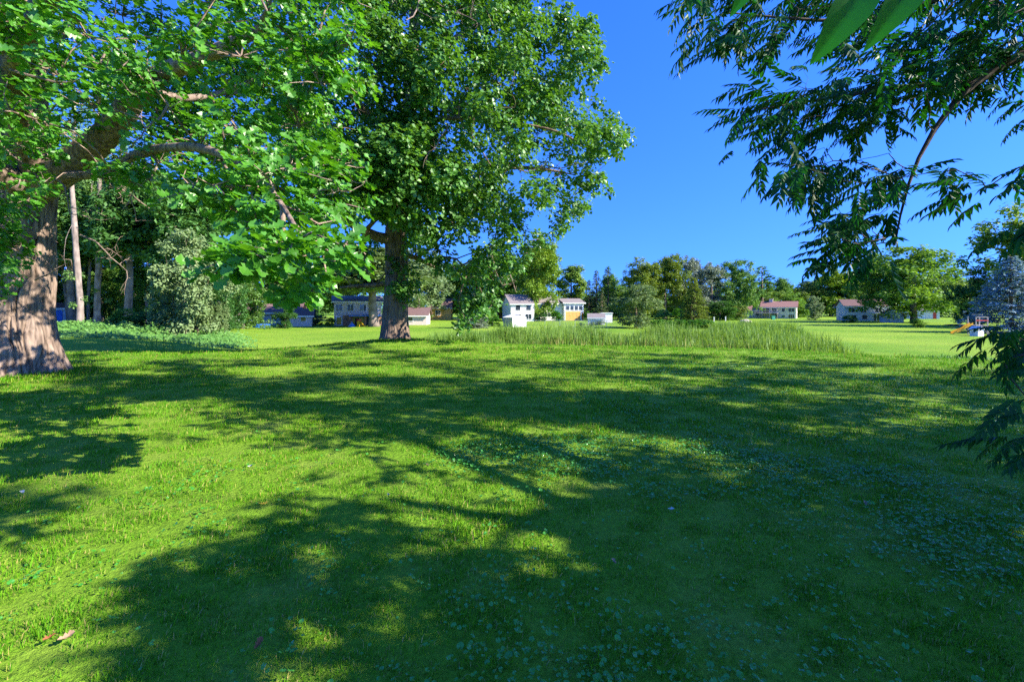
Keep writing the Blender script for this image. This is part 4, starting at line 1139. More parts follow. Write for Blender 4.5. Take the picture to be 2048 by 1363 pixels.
def distant_wood():
    n = 60000
    a = R.uniform(-1.05, 1.05, n); r = R.uniform(225, 262, n); X, Y = r * np.sin(a), r * np.cos(a)
    top = 6.0 + 9.0 * vnoise(X * 0.07, Y * 0.05, 4.0) * vnoise(X * 0.19 + 7, Y * 0.1, 6.0) * 1.6
    Z = gz(X, Y) + top * R.random(n) ** 0.75
    o = mobj('distant_wood', leaves_mesh('distant_wood', KITE, np.stack([X, Y, Z], -1), leaf_frames(n, np.tile([[0.0, -0.5, 0.5]], (n, 1)), 0.5, 0.5, 0.8), R.uniform(0.7, 1.4, n)), M['far_green'])
    tag(o, 'distant band of woodland closing the horizon', 'wood', kind='stuff')
distant_wood()

# ------------------------------------------------------------------ reeds in the swale
def reeds(name, poly_world, n, h0, h1, mat, label, w=0.02, lean=0.26, cat='reeds'):
    poly = np.asarray(poly_world, float)
    q = poly_points(poly, n)
    ed = edge_dist(q[:, 0], q[:, 1], poly); q = q[R.random(len(q)) < np.clip(ed / 1.4, 0.2, 1) * (0.45 + 0.9 * vnoise(q[:, 0] * 0.4, q[:, 1] * 0.4, 12.0))]
    X, Y = q.T; n = len(q)
    hgt = (h0 + (h1 - h0) * R.random(n)) * (0.3 + 1.0 * vnoise(X * 0.35, Y * 0.35, 9.0)) * np.clip(edge_dist(X, Y, poly) / 1.2, 0.45, 1)
    a = R.uniform(0, 2 * math.pi, n); d = np.stack([np.cos(a), np.sin(a), 0 * a], -1)
    sd = np.stack([-np.sin(a + 0.6), np.cos(a + 0.6), 0 * a], -1)
    ln = np.abs(R.normal(size=n)) * lean
    b = np.stack([X, Y, gz(X, Y) - 0.05], -1)
    V = np.zeros((n, 5, 3)); up = np.array([0, 0, 1.0])
    m = b + up * (hgt * 0.6)[:, None] + d * (hgt * ln * 0.35)[:, None]
    t = b + up * (hgt * (1 - 0.3 * ln))[:, None] + d * (hgt * ln)[:, None]
    ww = (w * R.uniform(0.7, 1.3, n))[:, None]
    V[:, 0] = b - sd * ww; V[:, 1] = b + sd * ww; V[:, 2] = m + sd * ww * 0.9; V[:, 3] = m - sd * ww * 0.9; V[:, 4] = t
    k = (np.arange(n) * 5)[:, None]
    o = mobj(name, np_mesh(name, V.reshape(-1, 3), [k + np.array([[3, 2, 4]]), k + np.array([[0, 1, 2, 3]])]), mat)
    return tag(o, label, cat, kind='stuff')

def pxY(l): return [((x - CX) / F * y, y) for x, y in l]
reeds('cattail_bed', pxY([(830, 33), (1000, 32), (1250, 30), (1400, 28.5), (1550, 27), (1650, 26.5), (1760, 29), (1640, 33), (1400, 38), (1240, 42), (1000, 41), (830, 39)]), 32000, 1.1, 2.1, M['reed'], 'dense bed of tall green cattails in the swale behind the lawn', 0.022)
reeds('cattail_bed', pxY([(1440, 52), (1560, 44), (1640, 46), (1600, 60), (1570, 74), (1510, 80), (1450, 72), (1400, 60)]), 11000, 1.0, 1.9, M['reed'], 'far patch of cattails in front of the red-roofed house', 0.035)
M['reed_dry'] = mat_leaf('dry reed', (0.26, 0.22, 0.07), (0.42, 0.34, 0.14), 0.2, 0.6, 0.2, (1, 1, 1), 0.3)
reeds('dry_reeds', pxY([(900, 31.5), (1250, 29.5), (1550, 26.8), (1700, 27), (1500, 34), (1240, 40), (1000, 40)]), 3600, 0.7, 1.7, M['reed_dry'], 'straw-coloured dead stems standing among the cattails', 0.016, 0.35)
reeds('young_reeds', pxY([(1160, 29), (1400, 27.5), (1560, 26), (1700, 25), (1900, 23), (2000, 22), (2060, 24), (1900, 27), (1680, 28), (1500, 30), (1200, 31)]), 9000, 0.25, 0.55, M['reed_low'], 'yellow green young reeds along the foot of the knoll', 0.02)
reeds('weedy_grass', pxY([(1640, 26), (1900, 24), (2100, 22), (2200, 24), (1950, 30), (1700, 31)]), 7000, 0.2, 0.5, M['cover'], 'rough weedy grass at the right end of the cattails', 0.03, 0.5)
reeds('wispy_reeds', pxY([(160, 24), (300, 23), (420, 24), (560, 26), (760, 27), (900, 28), (900, 30), (600, 29), (380, 27), (180, 27)]), 900, 0.6, 1.15, M['reed'], 'thin scattered reeds between the two oaks', 0.014, 0.3)

# ------------------------------------------------------------------ houses and sheds
M['white'] = mat_siding('white siding', (0.72, 0.70, 0.66))
M['cream'] = mat_siding('cream siding', (0.62, 0.60, 0.47))
M['grey_side'] = mat_siding('blue grey siding', (0.42, 0.48, 0.56))
M['pinkish'] = mat_siding('pale pinkish siding', (0.62, 0.52, 0.48))
M['trim'] = mat_plain('white trim', (0.76, 0.76, 0.74), 0.5, 0.4, 0.04)
M['shingle_brown'] = mat_plain('brown shingles', (0.16, 0.10, 0.09), 0.9, 0.15, 0.3, 6.0, 0.5)
M['shingle_grey'] = mat_plain('grey brown shingles', (0.22, 0.19, 0.18), 0.9, 0.15, 0.25, 6.0, 0.5)
M['shingle_red'] = mat_plain('red brown shingles', (0.26, 0.145, 0.12), 0.9, 0.15, 0.25, 6.0, 0.5)
M['glass'] = mat_glass('window glass')
M['gold_door'] = mat_plain('golden wood', (0.62, 0.34, 0.09), 0.6, 0.3, 0.15, 2.0, 0.2, (1, 1, 6))
M['brick'] = mat_plain('brown brick', (0.30, 0.17, 0.12), 0.85, 0.2, 0.25, 8.0, 0.3)
M['concrete_and_shade'] = mat_plain('concrete_and_shade', (0.42, 0.38, 0.34), 0.9, 0.2, 0.15, 4.0)  # chimney cap; also the painted shade on the white shed's side
M['steel'] = mat_plain('galvanised steel', (0.48, 0.50, 0.52), 0.45, 0.5, 0.08, 5.0, 0, (1, 1, 1), None, 0.6)
M['dark_metal'] = mat_plain('dark metal', (0.04, 0.04, 0.05), 0.5, 0.4, 0.1)
M['deck_wood'] = mat_plain('weathered deck wood', (0.42, 0.36, 0.33), 0.8, 0.2, 0.15, 4.0)
M['yellow'] = mat_plain('yellow plastic', (0.80, 0.42, 0.02), 0.4, 0.5, 0.06)
M['blue'] = mat_plain('blue plastic', (0.03, 0.17, 0.62), 0.4, 0.5, 0.1)
M['pale_plastic'] = mat_plain('pale lilac plastic', (0.62, 0.62, 0.72), 0.5, 0.4, 0.1, 6.0)
M['red'] = mat_plain('red plastic', (0.55, 0.06, 0.03), 0.5, 0.4, 0.1)
M['orange'] = mat_plain('orange cloth', (0.75, 0.20, 0.03), 0.7, 0.3, 0.1)
M['green_bin'] = mat_plain('teal plastic', (0.05, 0.30, 0.24), 0.5, 0.4, 0.1)
M['stone'] = mat_plain('pale stone', (0.42, 0.36, 0.31), 0.9, 0.2, 0.2, 5.0, 0.4)
M['mulch'] = mat_plain('mulch', (0.14, 0.065, 0.04), 0.95, 0.1, 0.3, 9.0, 0.6)

def body(parent, x0, x1, y0, y1, h, ridge, mat, axis='x', name='wall', z0=-0.4):
    """four walls with gables; ridge runs along `axis`"""
    if axis == 'x':
        ym = (y0 + y1) / 2
        V = [(x0, y0, z0), (x1, y0, z0), (x1, y1, z0), (x0, y1, z0), (x0, y0, h), (x1, y0, h), (x1, y1, h), (x0, y1, h), (x0, ym, ridge), (x1, ym, ridge)]
        Fc = [(0, 1, 5, 4), (2, 3, 7, 6), (1, 2, 6, 9, 5), (3, 0, 4, 8, 7)]
    else:
        xm = (x0 + x1) / 2
        V = [(x0, y0, z0), (x1, y0, z0), (x1, y1, z0), (x0, y1, z0), (x0, y0, h), (x1, y0, h), (x1, y1, h), (x0, y1, h), (xm, y0, ridge), (xm, y1, ridge)]
        Fc = [(0, 1, 5, 8, 4), (2, 3, 7, 9, 6), (1, 2, 6, 5), (3, 0, 4, 7)]
    return MB().add(V, Fc).obj(name, mat, parent)

def gable_roof(parent, x0, x1, y0, y1, h, ridge, mat, axis='x', over=0.45, th=0.16, fascia=True):
    mb = MB(); fa = MB()
    def slab(a, b, c, d):
        a, b, c, d = map(np.array, (a, b, c, d)); n = unit(np.cross(b - a, d - a)); n = n if n[2] > 0 else -n
        V = np.array([a, b, c, d, a + n * th, b + n * th, c + n * th, d + n * th])
        mb.add(V, [(3, 2, 1, 0), (4, 5, 6, 7), (0, 1, 5, 4), (1, 2, 6, 5), (2, 3, 7, 6), (3, 0, 4, 7)])
    if axis == 'x':
        ym = (y0 + y1) / 2; sl = (ridge - h) / (ym - y0); e = h - over * sl
        slab((x0 - over, y0 - over, e), (x1 + over, y0 - over, e), (x1 + over, ym, ridge), (x0 - over, ym, ridge))
        slab((x0 - over, y1 + over, e), (x1 + over, y1 + over, e), (x1 + over, ym, ridge), (x0 - over, ym, ridge))
        fa.box(x0 - over, x1 + over, y0 - over - 0.035, y0 - over - 0.003, e - 0.14, e + 0.12)
    else:
        xm = (x0 + x1) / 2; sl = (ridge - h) / (xm - x0); e = h - over * sl
        slab((x0 - over, y0 - over, e), (x0 - over, y1 + over, e), (xm, y1 + over, ridge), (xm, y0 - over, ridge))
        slab((x1 + over, y0 - over, e), (x1 + over, y1 + over, e), (xm, y1 + over, ridge), (xm, y0 - over, ridge))
        fa.box(x1 + over + 0.003, x1 + over + 0.035, y0 - over, y1 + over, e - 0.14, e + 0.12)
    r = mb.obj('roof', mat, parent)
    if fascia: fa.obj('fascia', M['trim'], r)
    return r

def window(parent, c, w, h, side='front', y=0.0, split=1, frame=None, name='window', glass=None):
    """a framed window set on a wall: c is (along the wall, height of the middle)"""
    u, z = c; t = 0.09
    fr = MB(); pn = MB()
    def B(mb, u0, u1, z0, z1, d0, d1):
        if side == 'front': mb.box(u0, u1, y - d1, y - d0, z0, z1)
        else: mb.box(y + d0, y + d1, u0, u1, z0, z1)
    B(fr, u - w / 2 - t, u + w / 2 + t, z + h / 2, z + h / 2 + t, 0.003, 0.07); B(fr, u - w / 2 - t, u + w / 2 + t, z - h / 2 - t, z - h / 2, 0.003, 0.09)
    B(fr, u - w / 2 - t, u - w / 2, z - h / 2, z + h / 2, 0.003, 0.07); B(fr, u + w / 2, u + w / 2 + t, z - h / 2, z + h / 2, 0.003, 0.07)
    for k in range(1, split):
        uu = u - w / 2 + w * k / split; B(fr, uu - 0.03, uu + 0.03, z - h / 2, z + h / 2, 0.003, 0.06)
    B(pn, u - w / 2, u + w / 2, z - h / 2, z + h / 2, 0.002, 0.03)
    o = fr.obj(name, frame or M['trim'], parent); pn.obj('pane', glass or M['glass'], o)
    return o

def part(name, parent, mat, *boxes):
    mb = MB()
    for b in boxes: mb.box(*b)
    return mb.obj(name, mat, parent)

def at_px(name, px, row, label, cat, rz=0.0, Y=None, group=None):
    g = G(px, row) if Y is None else np.array([(px - CX) / F * Y, Y, float(gz((px - CX) / F * Y, Y))])
    return empty(name, [float(v) for v in g], label, cat, group, rz), g[1] / F      # and metres per photo pixel

def house_red():
    o, m = at_px('house', 1592, 637, 'cream two-level house with a red brown roof and a raised wooden deck', 'house', math.radians(-33))
    # local x runs along the front to the left (negative), y back; right front corner at the origin
    W = 62 * m; D = 8.2; h = 23.5 * m; rg = h + 11 * m
    body(o, -W, 0, 0, D, h, rg, M['cream']); r = gable_roof(o, -W, 0, 0, D, h, rg, M['shingle_red'])
    ch = part('chimney', o, M['pinkish'], (-W * 0.80, -W * 0.80 + 1.1, D * 0.4, D * 0.4 + 1.0, rg - 1.2, rg + 0.9)); part('chimney_cap', ch, M['concrete_and_shade'], (-W * 0.80 - 0.1, -W * 0.80 + 1.2, D * 0.4 - 0.1, D * 0.4 + 1.1, rg + 0.9, rg + 1.0))
    part('vent_pipe', o, M['steel'], (-W * 0.45, -W * 0.45 + 0.2, D * 0.45, D * 0.45 + 0.2, rg - 0.5, rg + 0.5))
    # lower wing at the left with a shallower roof
    w2 = 40 * m; h2 = 17 * m; rg2 = h2 + 9 * m
    body(o, -W - w2, -W - 0.01, 0.9, D - 0.6, h2, rg2, M['cream']); gable_roof(o, -W - w2, -W - 0.5, 0.9, D - 0.6, h2, rg2, M['shingle_red'])
    for u, z, w, hh, sp in ((-W * 0.86, 0.70, 1.9, 1.9, 2), (-W * 0.62, 0.74, 1.3, 1.2, 2), (-W * 0.36, 0.74, 0.9, 1.1, 1), (-W * 0.13, 0.74, 1.6, 1.1, 2), (-W * 0.36, 0.20, 0.9, 0.8, 1), (-W * 0.13, 0.20, 1.6, 1.2, 3), (-W * 0.62, 0.24, 1.5, 1.4, 2)):
        window(o, (u, z * h), w, hh, 'front', 0.0, sp)
    window(o, (-W - w2 * 0.2, h2 * 0.55), 1.1, 1.0, 'front', 0.9, 1)
    window(o, (D * 0.35, h * 0.72), 1.1, 1.3, 'side', 0.0, 1); window(o, (D * 0.35, h * 0.22), 1.1, 1.3, 'side', 0.0, 1)
    # deck
    zf = h * 0.48; x0, x1 = -W - 1.8, -W * 0.5
    d = part('deck', o, M['deck_wood'], (x0, x1, -2.9, -0.01, zf - 0.22, zf))
    for xx in np.linspace(x0 + 0.15, x1 - 0.15, 4): part('deck_post', d, M['deck_wood'], (xx - 0.1, xx + 0.1, -2.8, -2.6, -0.5, zf - 0.22))
    rl = [(x0, x1, -2.9, -2.84, zf + 0.95, zf + 1.05)] + [(xx - 0.03, xx + 0.03, -2.89, -2.85, zf, zf + 0.95) for xx in np.arange(x0 + 0.1, x1, 0.22)] + [(x1 - 0.06, x1, -2.84, -0.1, zf + 0.95, zf + 1.05)]
    part('railing', d, M['deck_wood'], *rl)
    st = MB()
    for k in range(9): st.box(x0 - 0.25 * (k + 1), x0 - 0.25 * k, -2.6, -1.6, zf - 0.18 * (k + 1) - 0.05, zf - 0.18 * (k + 1))
    st.obj('stairs', M['deck_wood'], d)
    c, _ = at_px('bin', 1546, 639, 'teal plastic bin under the wooden deck', 'bin', 0, 140); part('body', c, M['green_bin'], (-0.45, 0.45, -0.4, 0.4, -0.1, 1.1)); part('lid', c, M['green_bin'], (-0.5, 0.5, -0.45, 0.45, 1.1, 1.2))
house_red()

def house_white():
    o, m = at_px('house', 1128, 641, 'white house with a row of four windows above a golden garage door', 'house', math.radians(14))
    W = 42 * m; h = 36 * m
    body(o, 0, W, 0, 8, h, h + 8 * m, M['white']); gable_roof(o, 0, W, 0, 8, h, h + 8 * m, M['shingle_grey'])
    gd = part('garage_door', o, M['gold_door'], *[(0.4 + k * W * 0.19, 0.4 + (k + 1) * W * 0.19 - 0.05, -0.06, -0.003, j * 0.62, j * 0.62 + 0.58) for k in range(4) for j in range(4)])
    part('door_frame', gd, M['trim'], (0.2, 0.36, -0.08, -0.003, 0, 2.65), (0.44 + W * 0.76, 0.6 + W * 0.76, -0.08, -0.003, 0, 2.65), (0.2, 0.6 + W * 0.76, -0.09, -0.003, 2.65, 2.8))
    part('door', o, M['orange'], (W * 0.90, W * 0.98, -0.05, -0.003, 0, 2.1))
    for k in range(4): window(o, (W * 0.18 + k * W * 0.22, h * 0.70), W * 0.17, 9 * m, 'front', 0.0, 1)
    # middle block, higher roof, half hidden by the tree
    w2 = 70 * m
    body(o, -w2, -0.01, 1.2, 9.5, h * 0.98, h + 14 * m, M['white']); gable_roof(o, -w2, -0.5, 1.2, 9.5, h * 0.98, h + 14 * m, M['shingle_grey'])
    for u in (0.2, 0.45, 0.75): window(o, (-w2 * u, h * 0.35), 1.5, 1.3, 'front', 1.2, 2)
    for u in (0.3, 0.6): window(o, (-w2 * u, h * 0.76), 1.4, 1.1, 'front', 1.2, 2)
    # left wing turned with its gable to the lawn
    w3 = 46 * m
    body(o, -w2 - w3, -w2 - 0.01, -3.5, 6, h * 0.95, h + 15 * m, M['white'], 'x'); gable_roof(o, -w2 - w3, -w2 - 0.5, -3.5, 6, h * 0.95, h + 15 * m, M['shingle_grey'], 'x')
    for u in (0.25, 0.7): window(o, (-w2 - w3 * u, h * 0.72), 1.2, 1.3, 'front', -3.5, 1)
    for u in (0.25, 0.7): window(o, (-w2 - w3 * u, h * 0.25), 1.6, 1.3, 'front', -3.5, 2)
    window(o, (-1.0, h * 0.7), 1.1, 1.4, 'side', -w2, 1)
house_white()

def house_two_storey():
    o, m = at_px('house', 668, 652, 'pale two-storey house with a brown brick lower floor and shaded patio', 'house', math.radians(20), 92)
    W = 92 * m; h = 49 * m
    body(o, 0, W, 0, 8, h, h + 11 * m, M['pinkish']); gable_roof(o, 0, W, 0, 8, h, h + 11 * m, M['shingle_grey'])
    part('brick_facing', o, M['brick'], (1.6, W, -0.12, -0.003, -0.3, h * 0.44))
    window(o, (0.9, h * 0.2), 0.9, 1.4, 'front', 0.0, 1)
    for u in (0.1, 0.34, 0.6, 0.85): window(o, (W * u, h * 0.74), 1.1, 1.2, 'front', 0.0, 2)
    part('patio_door', o, M['glass'], (W * 0.40, W * 0.62, -0.16, -0.123, 0, 2.1)); part('patio_door', o, M['glass'], (W * 0.68, W * 0.85, -0.16, -0.123, 0, 2.1))
    aw = part('patio_roof', o, M['blue'], (W * 0.30, W, -2.8, -0.125, h * 0.40, h * 0.43))
    for u in (0.32, 0.64, 0.97): part('post', aw, M['brick'], (W * u - 0.08, W * u + 0.08, -2.75, -2.6, -0.3, h * 0.40))
    o2, m2 = at_px('garage', 806, 643, 'low pale garage wall right of the dark oak trunk', 'garage', math.radians(4), 96)
    w = 47 * m2; hh = 20 * m2
    body(o2, 0, w, 0, 7, hh, hh + 14 * m2, M['pinkish']); gable_roof(o2, 0, w, 0, 7, hh, hh + 14 * m2, M['shingle_brown']); window(o2, (w * 0.3, hh * 0.6), 1.0, 0.8, 'front', 0.0, 1)
    o3, m3 = at_px('house', 858, 641, 'orange brick house glimpsed behind the lower oak leaves', 'house', math.radians(2), 135)
    body(o3, 0, 6, 0, 7, 3.6, 6.0, M['gold_door']); gable_roof(o3, 0, 6, 0, 7, 3.6, 6.0, M['shingle_brown']); window(o3, (2.5, 2.0), 1.2, 1.2, 'front', 0.0, 2)
house_two_storey()

def house_brown():
    o, m = at_px('house', 474, 645, 'low pale house with a dark brown roof behind the swing set', 'house', math.radians(16), 92)
    W = 112 * m; h = 24 * m
    body(o, 0, W, 0, 9, h, h + 18 * m, M['grey_side']); gable_roof(o, 0, W, 0, 9, h, h + 18 * m, M['shingle_brown'], 'x', 0.7)
    part('door', o, M['dark_metal'], (W * 0.34, W * 0.34 + 0.8, -0.06, -0.003, 0, 2.0))
    for u, w in ((0.14, 1.6), (0.60, 0.9), (0.8, 1.4)): window(o, (W * u, h * 0.55), w, 1.1, 'front', 0.0, 2)
    o2, m2 = at_px('garage', 580, 645, 'sunlit pinkish garage wall beside the dark dense shrub', 'garage', math.radians(20), 88)
    body(o2, 0, 40 * m2, 0, 6.5, 22 * m2, 34 * m2, M['pinkish']); gable_roof(o2, 0, 40 * m2, 0, 6.5, 22 * m2, 34 * m2, M['shingle_brown']); window(o2, (2.2, 1.4), 0.9, 0.9, 'front', 0.0, 1)
    o3, m3 = at_px('shed', 100, 636, 'blue grey shed wall glimpsed between the oak and the wood', 'shed', 0.1, 66)
    body(o3, 0, 2.4, 0, 2.5, 1.9, 2.6, M['grey_side']); gable_roof(o3, 0, 2.4, 0, 2.5, 1.9, 2.6, M['shingle_brown'], 'x', 0.15, 0.08); part('door', o3, M['blue'], (0.8, 1.6, -0.05, -0.003, 0, 1.7))
house_brown()

def house_blue():
    o, m = at_px('house', 1690, 643, 'shaded blue grey house with a carport behind the walnut leaves', 'house', math.radians(-20), 128)
    W = 74 * m; h = 30 * m
    body(o, 0, W, 0, 8, h, h + 12 * m, M['grey_side']); gable_roof(o, 0, W, 0, 8, h, h + 12 * m, M['shingle_brown'])
    for u in (0.15, 0.42, 0.75): window(o, (W * u, h * 0.7), 1.4, 1.1, 'front', 0.0, 2)
    for u in (0.2, 0.45): window(o, (W * u, h * 0.25), 1.2, 1.1, 'front', 0.0, 1)
    cp = part('porch_roof', o, M['trim'], (W * 0.62, W, -2.6, -0.01, h * 0.48, h * 0.53))
    for u in (0.64, 0.98): part('post', cp, M['trim'], (W * u - 0.07, W * u + 0.07, -2.5, -2.36, -0.4, h * 0.48))
    part('opening_shade_sheet', o, M['dark_metal'], (W * 0.66, W * 0.94, -0.05, -0.003, 0, h * 0.42))  # solid dark sheet on the wall, painting the shade inside an open garage
    o2, m2 = at_px('garage', 1830, 636, 'white garage seen beyond the large spreading tree', 'garage', math.radians(-25), 150)
    body(o2, -2, 6, 0, 6, 2.6, 4.2, M['white']); gable_roof(o2, -2, 6, 0, 6, 2.6, 4.2, M['shingle_grey']); part('garage_door', o2, M['trim'], (-1, 2.4, -0.06, -0.003, 0, 2.1)); part('door', o2, M['red'], (4.4, 5.2, -0.06, -0.003, 0, 2.0))
house_blue()

def shed_gambrel():
    o, m = at_px('garden_shed', 1786, 645, 'pale barn-shaped garden shed with a dark red gambrel roof', 'shed', math.radians(-30), 112)
    # gable to the camera; right-hand long wall in the sun
    w, D = 33 * m / 0.97, 4.2; h, kz, rz_ = 13.5 * m, 21 * m, 26 * m
    a = w / 2; kx = a * 0.66
    V = []
    for y in (0, D): V += [(-a, y, -0.3), (a, y, -0.3), (a, y, h), (kx, y, kz), (0, y, rz_), (-kx, y, kz), (-a, y, h)]
    mb = MB().add(V, [(0, 1, 2, 3, 4, 5, 6), (13, 12, 11, 10, 9, 8, 7), (1, 8, 9, 2), (7, 0, 6, 13)]); mb.obj('wall', M['grey_side'], o)
    rf = MB(); e = 0.12
    prof = [(a + 0.12, h - 0.1), (kx + 0.06, kz + 0.06), (0, rz_ + 0.1), (-kx - 0.06, kz + 0.06), (-a - 0.12, h - 0.1)]
    for k in range(4):
        (xa, za), (xb, zb) = prof[k], prof[k + 1]; n = unit(np.array([za - zb, 0, xb - xa])); n = -n if n[2] < 0 else n
        A, B_ = np.array([xa, -e, za]), np.array([xb, -e, zb]); Y1 = np.array([0, D + 2 * e, 0]); t = n * 0.07
        rf.add([A, B_, B_ + Y1, A + Y1, A + t, B_ + t, B_ + Y1 + t, A + Y1 + t], [(0, 1, 2, 3), (7, 6, 5, 4), (0, 4, 5, 1), (1, 5, 6, 2), (2, 6, 7, 3), (3, 7, 4, 0)])
    rf.obj('roof', M['shingle_red'], o)
    part('door', o, M['grey_side'], (-0.75, -0.01, -0.05, -0.003, 0, 1.8), (0.01, 0.75, -0.05, -0.003, 0, 1.8))
    for y in (1.1, 2.8): window(o, (y, h * 0.55), 0.7, 0.6, 'side', a, 1)
shed_gambrel()

def shed_white():
    o, m = at_px('garden_shed', 1025, 656, 'white metal garden shed with a low gable roof and double doors', 'shed', math.radians(35), 86)
    w, D = 34 * m, 3.0; h, rg = 19 * m, 23.5 * m
    body(o, 0, w, 0, D, h, rg, M['trim'], 'y'); gable_roof(o, 0, w, 0, D, h, rg, M['trim'], 'y', 0.08, 0.05, False)
    part('side_shade_sheet', o, M['concrete_and_shade'], (-0.02, -0.003, 0.05, D - 0.05, -0.2, h - 0.05))  # grey sheet over the white side wall: its shade put into colour
    d = part('door', o, M['trim'], (w * 0.22, w * 0.5 - 0.012, -0.04, -0.003, 0.05, h * 0.92)); part('handle', d, M['steel'], (w * 0.5 - 0.09, w * 0.5 - 0.05, -0.08, -0.04, 0.8, 1.0))
    d = part('door', o, M['trim'], (w * 0.5 + 0.012, w * 0.78, -0.04, -0.003, 0.05, h * 0.92)); part('handle', d, M['steel'], (w * 0.5 + 0.05, w * 0.5 + 0.09, -0.08, -0.04, 0.8, 1.0))
    o2, m2 = at_px('garden_shed', 1176, 649, 'small white shed with a brown roof inside the chain-link fence', 'shed', math.radians(-8), 98)
    body(o2, 0, 33 * m2, 0, 3, 14 * m2, 22 * m2, M['white']); gable_roof(o2, 0, 33 * m2, 0, 3, 14 * m2, 22 * m2, M['shingle_grey'], 'x', 0.15, 0.08); part('door', o2, M['trim'], (1.6, 2.4, -0.05, -0.003, 0, 1.35))
    o3, m3 = at_px('garden_shed', 1204, 645, 'white flat-topped hut behind the small brown-roofed shed', 'shed', 0, 112)
    part('wall', o3, M['white'], (0, 2.4, 0, 2.2, -0.3, 2.1)); part('roof', o3, M['trim'], (-0.15, 2.55, -0.15, 2.35, 2.1, 2.25)); part('door', o3, M['trim'], (0.7, 1.5, -0.05, -0.003, 0, 1.8))
shed_white()

def fence():
    pts = [G(1054, 655), G(1130, 657), G(1170, 656), G(1245, 655)]
    pts = [np.array([p[0], 83.0 + 1.2 * i, float(gz(p[0], 83.0 + 1.2 * i))]) for i, p in enumerate(pts)]
    pts = [np.array([(px - CX) / F * Y, Y, 0]) for px, Y in ((1053, 86), (1090, 84), (1150, 83), (1245, 84))]
    o = root_at('chain_link_fence', (pts[0][0], pts[0][1], float(gz(pts[0][0], pts[0][1]))), 'grey chain-link fence in front of the white house and sheds', 'fence')
    H = 1.25; wires = MB(); rail = MB()
    for a, b in zip(pts[:-1], pts[1:]):
        L = np.linalg.norm(b - a); n = max(1, int(round(L / 2.6))); d = (b - a) / L; side = np.array([-d[1], d[0], 0]) * 0.004
        for k in range(n + (1 if b is pts[-1] else 0)):
            p = a + d * L * k / n; z = float(gz(p[0], p[1]))
            po = MB().tube([p + [0, 0, z - 0.3], p + [0, 0, z + H + 0.05]], [0.035, 0.035], 7); c = po.obj('post', M['steel'], o)
        z0, z1 = float(gz(a[0], a[1])), float(gz(b[0], b[1]))
        rail.tube([a + [0, 0, z0 + H], b + [0, 0, z1 + H]], [0.022, 0.022], 6)
        for s in (1, -1):
            for u in np.arange(-H, L + H, 0.13):
                u0, u1 = u, u + s * H
                if min(u0, u1) < 0 or max(u0, u1) > L: continue
                q0, q1 = a + d * u0 + [0, 0, z0], a + d * u1 + [0, 0, z0 + H]
                wires.add([q0 - d * 0.005, q0 + d * 0.005, q1 + d * 0.005, q1 - d * 0.005, q0 + side, q1 + side], [(0, 1, 2, 3), (0, 3, 5, 4), (1, 4, 5, 2)])
    rail.obj('top_rail', M['steel'], o)
    w = wires.obj('wire_mesh', M['steel'], o); w['kind'] = 'stuff'
fence()

